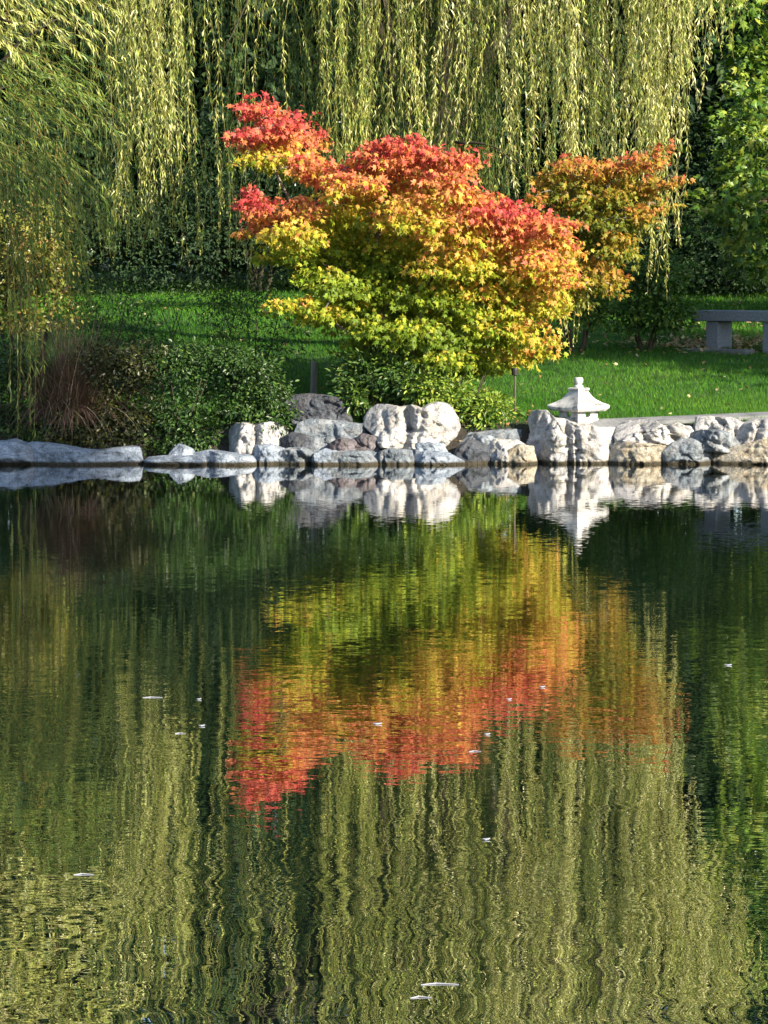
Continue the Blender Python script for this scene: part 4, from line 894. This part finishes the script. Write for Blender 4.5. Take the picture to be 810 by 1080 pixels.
for uu in (-hl + .26, hl - .26): bbox(uu - .085, uu + .085, -.17, .17, bz - .08, st - .132).build('leg', M_bench, root)
pb = MB(); V = []
o_ = bbox(-hl - .02, hl * .35, -.42, -.20, bz - .06, bz + .03).build('paving_slab', M_paving); tag(o_, 'flat grey stone slab set in the grass in front of the bench', 'slab')

# ------------------------------------------------------------------ wooden stake, garden light
sp0 = P(331, 415, 29.3); sz = gz(sp0[0], 29.3); zt = P(331, 381, 29.3)[2]
mb = MB(); mb.tube([(sp0[0] - .01, 29.3, sz - .15), (sp0[0], 29.3, sz + .2), (sp0[0] + .005, 29.3, zt - .02), (sp0[0] + .005, 29.3, zt)], [.036, .035, .033, .026], 10)
tag(mb.build('wooden_stake', M_wood), 'weathered wooden stake standing on the lawn behind the dark arched boulder', 'stake')
g0 = P(543, 445, 28.5); gz0 = gz(g0[0], 28.5); gt = P(543, 396, 28.5)[2]
root = empty('garden_light', (g0[0], 28.5, gz0), 'thin garden light on a slim dark pole between the bright bush and the lantern', 'garden light')
mb = MB(); mb.tube([(g0[0], 28.5, gz0 - .1), (g0[0], 28.5, gt)], [.011, .010], 10); mb.build('pole', M_pole, root)
mb = MB(); mb.rings([[(g0[0] + r_ * math.cos(t), 28.5 + r_ * math.sin(t), z_) for t in np.linspace(0, 2 * math.pi, 12, endpoint=False)] for z_, r_ in [(gt, .02), (gt + .005, .034), (gt + .06, .036), (gt + .075, .03)]]); mb.build('lamp_head', M_black, root)

# ------------------------------------------------------------------ bits afloat on the pond
def afloat(px, py, ln, label, twig=False):
    dx = (px - 405) / F; cy = (540 - py) / F; dz = -ST + cy * CT; t = HC / -dz; x, y = dx * t, (CT + cy * ST) * t
    L_ = ln / F * t * .8; mb = MB()
    if twig:
        mb.tube([(x - L_ / 2, y, .001), (x - L_ * .1, y + .012, .002), (x + L_ / 2, y + .004, .001)], [.001, .002, .001], 6); o = mb.build('floating_twig', M_pale)
    else:
        w = L_ * .22; top = [(x - L_ / 2, y, .006), (x - L_ * .15, y - w / 2 * 1.6, .004), (x + L_ * .25, y - w * .7, .005), (x + L_ / 2, y + .004, .007), (x + L_ * .2, y + w * .8, .006), (x - L_ * .2, y + w * .7, .005)]
        mb.rings([[(a_, b_, c_ - .003) for a_, b_, c_ in top], top]); o = mb.build('floating_leaf', M_pale)
    o.data.transform(__import__('mathutils').Matrix.Translation((-x, -y, 0))); o.location = (x, y, 0)
    tag(o, label, 'twig' if twig else 'leaf', 'bits floating on the pond')
afloat(161, 736, 26, 'pale twig afloat left of the red reflection, highest on the left half', True)
afloat(190, 774, 14, 'short pale twig afloat left of the red reflection, below the long twig', True)
afloat(88, 923, 26, 'pale twig afloat near the left edge, lower left of the pond', True)
afloat(464, 1039, 50, 'longest pale twig afloat near the bottom edge', True)
afloat(444, 1053, 28, 'short twig afloat just below the longest one at the bottom edge', True)
afloat(210, 738, 6, 'tiny white leaf afloat level with the upper left twig')
afloat(213, 766, 8, 'white leaf afloat left of the red reflection, beside the short twig')
afloat(768, 702, 10, 'white leaf afloat on the dark green reflection at the right')
afloat(572, 725, 8, 'pale leaf afloat on the orange reflection, rightmost there')
afloat(537, 738, 7, 'pale leaf afloat on the orange reflection, middle of three')
afloat(514, 775, 8, 'pale leaf afloat where the orange reflection turns green')
afloat(501, 793, 16, 'flat twig afloat just under the orange reflection', True)
afloat(513, 886, 10, 'pale leaf afloat on the striped willow reflection')
afloat(398, 764, 12, 'pale leaf afloat in the middle of the red reflection')
